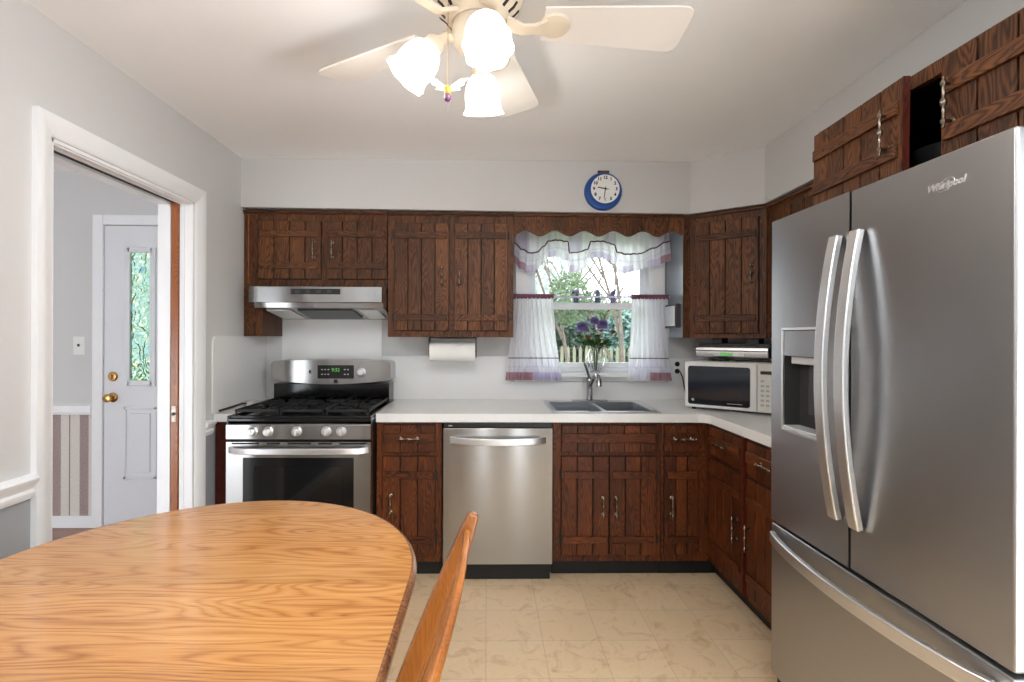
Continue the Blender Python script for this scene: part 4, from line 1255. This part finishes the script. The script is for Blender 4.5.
# ------------------------------------------------------------------ dining table
TZ = .75
TCX, TCY, TA, TB, TS = -.735, 1.25, .56, .60, .60
def outline(ins, y0=None, half=None, n=56):
    a, b = TA - ins, TB - ins
    return [(TCX + a * math.cos(PI * i / n), TCY + b * math.sin(PI * i / n)) for i in range(n + 1)]
tb = thing('dining_table', 'golden oak oval dining table in the foreground with a rounded darker rim', 'table', (0, 0, 0))
SEAM1, SEAM2 = 1.222, .628
def top_piece(name, poly):
    return MB().prism(poly, 'z', TZ - .026, TZ).build(name, 'table', tb, bevel=.002, seg=1)
ins = .013
far = [p for p in outline(ins)]
top_piece('tabletop', [(TCX + TA - ins, SEAM1 + .0006)] + far + [(TCX - TA + ins, SEAM1 + .0006)])
top_piece('leaf', [(TCX + TA - ins, SEAM2 + .0006), (TCX + TA - ins, SEAM1 - .0006), (TCX - TA + ins, SEAM1 - .0006), (TCX - TA + ins, SEAM2 + .0006)])
near = [(x, SEAM2 - (y - TCY) * 1.0 - .0) for (x, y) in far]
top_piece('tabletop', [(x, y - .0006) for (x, y) in near])
prof = [(.0135, TZ - .0035), (.0135, TZ - .0005), (.008, TZ - .001), (.003, TZ - .006), (0, TZ - .014), (.0, TZ - .022), (.004, TZ - .030), (.012, TZ - .034), (.03, TZ - .034), (.03, TZ - .0265), (.0135, TZ - .0265)]
def rim(path, nm):
    n, k = len(path), len(prof)
    vs, fs = [], []
    for fn in path:
        for (i_, z) in prof: 
            x, y = fn(i_)
            vs.append((x, y, z))
    for i in range(n - 1):
        for j in range(k):
            j2 = (j + 1) % k
            fs.append((i * k + j, i * k + j2, (i + 1) * k + j2, (i + 1) * k + j))
    fs.append(tuple(range(k))); fs.append(tuple((n - 1) * k + j for j in range(k)))
    MB().add(vs, fs, 0, .5, True).build(nm, 'rim', tb)
N = 72
farp = [(lambda q, i=i: (TCX + (TA - q) * math.cos(PI * i / N), TCY + (TB - q) * math.sin(PI * i / N))) for i in range(N + 1)]
rim([(lambda q: (TCX + TA - q, SEAM1 + .001))] + farp + [(lambda q: (TCX - TA + q, SEAM1 + .001))], 'rim')
rim([(lambda q: (TCX + TA - q, SEAM1 - .001)), (lambda q: (TCX + TA - q, SEAM2 + .001))], 'rim')
rim([(lambda q: (TCX - TA + q, SEAM1 - .001)), (lambda q: (TCX - TA + q, SEAM2 + .001))], 'rim')
rim([(lambda q, i=i: (TCX + (TA - q) * math.cos(PI * i / N), SEAM2 - .001 - (TB - q) * math.sin(PI * i / N))) for i in range(N + 1)], 'rim')
tyc = (SEAM1 + SEAM2) / 2
MB().box(TCX - .42, TCX + .42, tyc - .40, tyc + .40, TZ - .10, TZ - .0345).build('apron', 'chair', tb, bevel=.004)
MB().lathe([(.10, .10), (.12, .14), (.09, .20), (.075, .32), (.10, .42), (.11, .50), (.08, .58), (.13, .645), (.13, .649)], (TCX, tyc, 0), 'z', 32).build('pedestal', 'chair', tb)
for k in range(4):
    a = k * PI / 2
    dx, dy = math.cos(a), math.sin(a)
    MB().bar([(TCX + dx * .08, tyc + dy * .08, .16), (TCX + dx * .22, tyc + dy * .22, .13), (TCX + dx * .36, tyc + dy * .36, .06), (TCX + dx * .42, tyc + dy * .42, .03)], [.10, .08, .06, .058], [.055, .05, .045, .04]).build('foot', 'chair', tb, bevel=.006)

# ------------------------------------------------------------------ dining chair
ch = thing('dining_chair', 'honey oak spindle back dining chair at the right side of the table', 'chair', (0, 0, 0))
def bp(yy, z, dx=0):                      # point on the reclined back
    return Vector((-.021 - .377 * (1.03 - z) - .024 * (.9 - yy) / .45 + dx, yy, z))
YFA, YNE = .895, .455
for yy, s in ((YFA, 1), (YNE, -1)):
    zs = [.44, .55, .66, .76, .86, .94, 1.0, 1.03]
    MB().bar([bp(yy + s * .012 * (z - .7), z) for z in zs], [.030] * 6 + [.026, .018], [.040, .046, .048, .047, .042, .034, .026, .018], up=(0, 1, 0)).build('stile', 'chair', ch, bevel=.006)
zs = (.955, .995)
pts = [bp(YNE + .012 + (YFA - YNE - .024) * i / 10, 1.000, .006 * math.sin(PI * i / 10)) for i in range(11)]
MB().bar(pts, .016, .012, up=(.377, 0, 1)).build('crest_rail', 'chair', ch, bevel=.005)
for k in range(5):
    yy = YNE + (YFA - YNE) * (k + 1) / 6
    MB().bar([bp(yy, .44, 0), bp(yy, .60, .012), bp(yy, .75, .014), bp(yy, .88, .012), bp(yy, .988, .004)], [.012, .018, .028, .022, .012], [.010, .010, .009, .009, .010], up=(0, 1, 0)).build('spindle', 'chair', ch, bevel=.003)
sx1 = -.215
poly = []
for i in range(28):
    a = 2 * PI * i / 28
    cx, cy = math.cos(a), math.sin(a)
    e = .62
    poly.append((sx1 - .205 + .215 * math.copysign(abs(cx) ** e, cx), .665 + .225 * math.copysign(abs(cy) ** e, cy)))
MB().prism(poly, 'z', .412, .446).build('seat', 'chair', ch, bevel=.010)
lp = []
for ix in (-1, 1):
    for iy in (-1, 1):
        a = Vector((sx1 - .205 + ix * .13, .665 + iy * .14, .4115)); b = Vector((sx1 - .205 + ix * .20, .665 + iy * .20, .001))
        lp.append((a, b))
        MB().tube([a, a.lerp(b, .25), a.lerp(b, .5), a.lerp(b, .75), b], [.014, .020, .021, .016, .012], 12).build('leg', 'chair', ch)
for (i, j) in ((0, 2), (1, 3)):
    MB().tube([lp[i][0].lerp(lp[i][1], .55), lp[i][0].lerp(lp[i][1], .55).lerp(lp[j][0].lerp(lp[j][1], .55), .5), lp[j][0].lerp(lp[j][1], .55)], [.008, .012, .008], 10).build('stretcher', 'chair', ch)

# ------------------------------------------------------------------ ceiling fan with lit shades
FCX, FCY = FAN[0], FAN[1]
fan = thing('ceiling_fan', 'white five blade ceiling fan with lit tulip glass shades', 'ceiling fan', (FCX, FCY, CEIL))
fan_z = -.165
MB().lathe([(.075, -.0005), (.085, -.012), (.10, -.03), (.128, -.05), (.132, -.085), (.122, -.115), (.085, -.150), (.075, -.160), (.001, -.161)], seg=48).build('motor_housing', 'cream', fan)
mb = MB()
for i in range(18):
    a = 2 * PI * i / 18
    m_ = Matrix.Rotation(a, 4, 'Z')
    mb.M = m_
    mb.bar([(.1188, 0, -.1188), (.107, .004, -.1300), (.0935, 0, -.1426)], .009, .003, up=(0, 1, 0))
mb.build('vent_slot', 'slot', fan)
MB().lathe([(.072, -.1615), (.074, -.172), (.074, -.205), (.066, -.222), (.045, -.232), (.02, -.236), (.001, -.237)], seg=36).build('light_fitter', 'cream', fan)
for k in range(5):
    a = R(3) + k * 2 * PI / 5
    L0, L1, wd = .19, .615, .165
    pts = []
    for (r_, hw) in ((L0, .058), (L0 + .04, .062), (L1 - .05, wd / 2), ):
        pts.append((r_, -hw))
    for i in range(9):
        b = -PI / 2 + PI / 2 * i / 8
        pts.append((L1 - .03 + .03 * math.cos(b), -(wd / 2 - .03) + .03 * math.sin(b)))
    top = [(x, -y) for (x, y) in reversed(pts)]
    mb = MB(); mb.M = Matrix.Rotation(a, 4, 'Z') @ Matrix.Translation((0, 0, -.150)) @ Matrix.Rotation(R(-12), 4, 'X')
    mb.prism(pts + top, 'z', -.003, .003)
    bl = mb.build('blade', 'fanwhite', fan, bevel=.0015, seg=1)
    mb = MB(); mb.M = Matrix.Rotation(a, 4, 'Z') @ Matrix.Translation((0, 0, -.150)) @ Matrix.Rotation(R(-12), 4, 'X')
    mb.bar([(.085, 0, -.004), (.13, 0, -.022), (.17, 0, -.018), (.20, 0, -.010)], [.05, .032, .03, .05], .010, up=(0, 1, 0))
    mb.lathe([(.001, -.012), (.030, -.013), (.042, -.010), (.046, -.0035)], (.225, 0, 0), 'z', 28)
    mb.build('blade_iron', 'cream', bl)
SH = []
for k, (adeg, tilt) in enumerate(((186, 40), (279, 34), (85, 30), (20, 40))):
    if k == 3: continue
    a = R(adeg)
    dx, dy = math.cos(a), math.sin(a)
    s0 = Vector((dx * .062, dy * .062, -.205)); s1 = Vector((dx * .120, dy * .120, -.222))
    arm = MB().tube([s0, (s0 + s1) / 2 + Vector((0, 0, .012)), s1], [.014, .013, .016], 12).build('lamp_arm', 'cream', fan)
    Mx = Matrix.Translation(s1) @ Matrix.Rotation(a, 4, 'Z') @ Matrix.Rotation(-R(tilt), 4, 'Y') @ Matrix.Rotation(PI, 4, 'X')
    mb = MB(); mb.M = Mx
    mb.lathe([(.020, -.012), (.030, .0), (.031, .018), (.026, .022)], seg=28)
    mb.build('shade_cup', 'cream', arm)
    mb = MB(); mb.M = Mx
    fl = lambda a_, k_: (.045 * math.cos(8 * a_) * max(0, (k_ - 4)) / 3 if k_ <= 7 else .045 * math.cos(8 * a_) * max(0, (10 - k_)) / 3)
    mb.open_lathe([(.026, .018), (.040, .030), (.051, .050), (.056, .072), (.057, .090), (.055, .105), (.057, .120), (.064, .134), (.062, .134), (.054, .119), (.052, .104), (.054, .088), (.048, .050), (.036, .030), (.024, .021)], (0, 0, 0), 64, 0, fl)
    mb.build('glass_shade', 'shade', arm, smooth_all=True)
    SH.append(Mx)
    ld_ = bpy.data.lights.new('bulb', 'POINT')
    ld_.energy = 3.5; ld_.color = (1, .97, .93); ld_.shadow_soft_size = .03
    lo = bpy.data.objects.new('bulb', ld_); COL.objects.link(lo); lo.parent = fan
    lo.location = (Mx @ Vector((0, 0, .155)))
# pull chains
MB().tube([(-.080, -.070, -.14), (-.080, -.070, -.372)], .0010, 6).build('pull_chain', 'brass', fan)
hb = MB()
hx, hy_, hz_ = -.080, -.070, -.385
MB().sphere((hx, hy_, hz_), .011, sz=1.3).build('hummingbird_body', 'yellow', fan)
MB().sphere((hx, hy_, hz_ - .020), .011, sz=1.1).lathe([(.003, -.004), (.0005, -.03)], (hx, hy_, hz_ - .026)).build('hummingbird_tail', 'purple', fan)
mb = MB()
for s_ in (-1, 1):
    for j in range(3):
        p0 = Vector((hx + s_ * .006, hy_, hz_ + .004)); p1 = Vector((hx + s_ * (.058 - .012 * j), hy_ + .004 * j, hz_ + .034 - .014 * j))
        mb.bar([p0, p0.lerp(p1, .6) + Vector((0, 0, .004)), p1], [.012, .014, .003], .002, up=(0, 0, 1))
mb.build('hummingbird_wing', 'dial', fan)
MB().tube([(.012, -.050, -.225), (.012, -.050, -.372)], .0012, 6).build('pull_chain', 'lgrey', fan)
MB().lathe([(.001, -.402), (.005, -.397), (.006, -.387), (.003, -.374), (.001, -.370)], (.012, -.050, 0), 'z', 12).build('pull_bob', 'white', fan)

# ------------------------------------------------------------------ garden beyond the window
o = MB().box(-14, 22, 4.2, 30, -.75, -.6).build('lawn', 'grass'); struct(o)
fe = thing('picket_fence', 'weathered pale picket fence across the garden behind the window', 'fence', (0, 9.5, -.6))
mb = MB()
for z in (.55, 1.35):
    mb.box(-3, 8, .02, .06, z, z + .09)
mb.build('fence_rail', 'fence', fe)
for i in range(95):
    x = -3 + i * .115
    MB().prism([(x, .02), (x + .055, .02), (x + .055, 1.70), (x + .0275, 1.77), (x, 1.70)], 'y', 0, .02).build('picket', 'fence', fe)
def leafball(mb, c, rad, n, size, rn, m=0):
    for _ in range(n):
        while True:
            d = Vector((rn.uniform(-1, 1), rn.uniform(-1, 1), rn.uniform(-1, 1)))
            if .15 < d.length < 1: break
        p = Vector(c) + Vector((d.x * rad[0], d.y * rad[1], d.z * rad[2]))
        u = Vector((rn.gauss(0, 1), rn.gauss(0, 1), rn.gauss(0, 1))).normalized()
        t = u.orthogonal().normalized()
        s_ = size * rn.uniform(.6, 1.3)
        mb.add([p - u * s_, p + t * s_ * .5, p + u * s_, p - t * s_ * .5], [(0, 1, 2, 3)], m, rn.random())
def branchy(mb, p, d, L, r, depth, rn):
    q = p + d * L
    mb.tube([p, (p + q) / 2 + Vector((rn.uniform(-.04, .04), rn.uniform(-.04, .04), 0)) * L, q], [r, r * .85, r * .65], 6)
    if depth:
        for _ in range(rn.choice((2, 3))):
            nd = (d + Vector((rn.uniform(-.8, .8), rn.uniform(-.5, .5), rn.uniform(-.35, .6)))).normalized()
            branchy(mb, p.lerp(q, rn.uniform(.55, 1)), nd, L * rn.uniform(.6, .85), r * .6, depth - 1, rn)
def tree(name, label, x, y, hgt, rad, mat, n, size, seed, trunk=.14):
    rn = random.Random(seed)
    q = thing(name, label, 'tree', (x, y, -.6), group='garden trees')
    mb = MB(); branchy(mb, Vector((0, 0, 0)), Vector((0, 0, 1)), hgt * .42, trunk, 3, rn)
    mb.build('trunk', 'bark', q)
    mb = MB()
    leafball(mb, (0, 0, hgt * .62), (rad, rad, hgt * .38), n, size, rn)
    for k in range(9):
        a = rn.uniform(0, 2 * PI)
        leafball(mb, (math.cos(a) * rad * .6, math.sin(a) * rad * .6, hgt * rn.uniform(.35, .85)), (rad * .5, rad * .5, hgt * .16), n // 8, size, rn)
    mb.build('crown', mat, q, fix=False)
tree('leafy_tree', 'deep green tree behind the picket fence at the left of the window', 1.85, 12.2, 2.75, 1.0, 'tree2', 9000, .075, 1)
tree('leafy_tree', 'bright green tree behind the picket fence seen above the vase', 3.9, 14.6, 2.95, 1.2, 'tree1', 9000, .075, 2)
tree('leafy_tree', 'blue green tree behind the fence at the right of the window', 2.98, 10.6, 2.5, .5, 'tree3', 7000, .07, 3)
tree('leafy_tree', 'deep green tree far behind at the right edge of the window', 4.9, 18.6, 3.2, 1.8, 'tree2', 7000, .09, 4)
tree('leafy_tree', 'bright green tree far behind the deep green one left in the window', 2.0, 16.6, 3.0, 1.3, 'tree1', 7000, .09, 5)
M['tree4'] = plain('haze tinted leaf', srgb(214, 220, 220), .8, noise_amt=.12, nscale=1)  # air haze over the distant trees mixed into the leaf colour
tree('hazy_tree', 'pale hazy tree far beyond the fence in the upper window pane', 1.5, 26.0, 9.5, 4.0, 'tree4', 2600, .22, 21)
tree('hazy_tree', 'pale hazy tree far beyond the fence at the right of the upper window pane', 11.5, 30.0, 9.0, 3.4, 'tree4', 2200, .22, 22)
rn = random.Random(11)
q = thing('bare_tree', 'bare branched grey tree crossing the upper window pane', 'tree', (2.2, 8.0, -.6))
mb = MB(); branchy(mb, Vector((0, 0, 0)), Vector((-.05, 0, 1)).normalized(), 2.0, .05, 6, rn)
mb.build('trunk', 'bark', q)
q = thing('leafy_shrub', 'near light green shrub at the left of the upper window pane', 'shrub', (.95, 6.2, -.6))
mb = MB(); branchy(mb, Vector((0, 0, 0)), Vector((.03, 0, 1)).normalized(), 1.5, .05, 3, rn)
mb.build('stem', 'bark', q)
mb = MB(); leafball(mb, (.05, 0, 2.40), (.26, .26, .36), 1100, .032, rn); leafball(mb, (.32, 0, 2.35), (.22, .2, .14), 260, .03, rn)
mb.build('crown', 'tree1', q, fix=False)
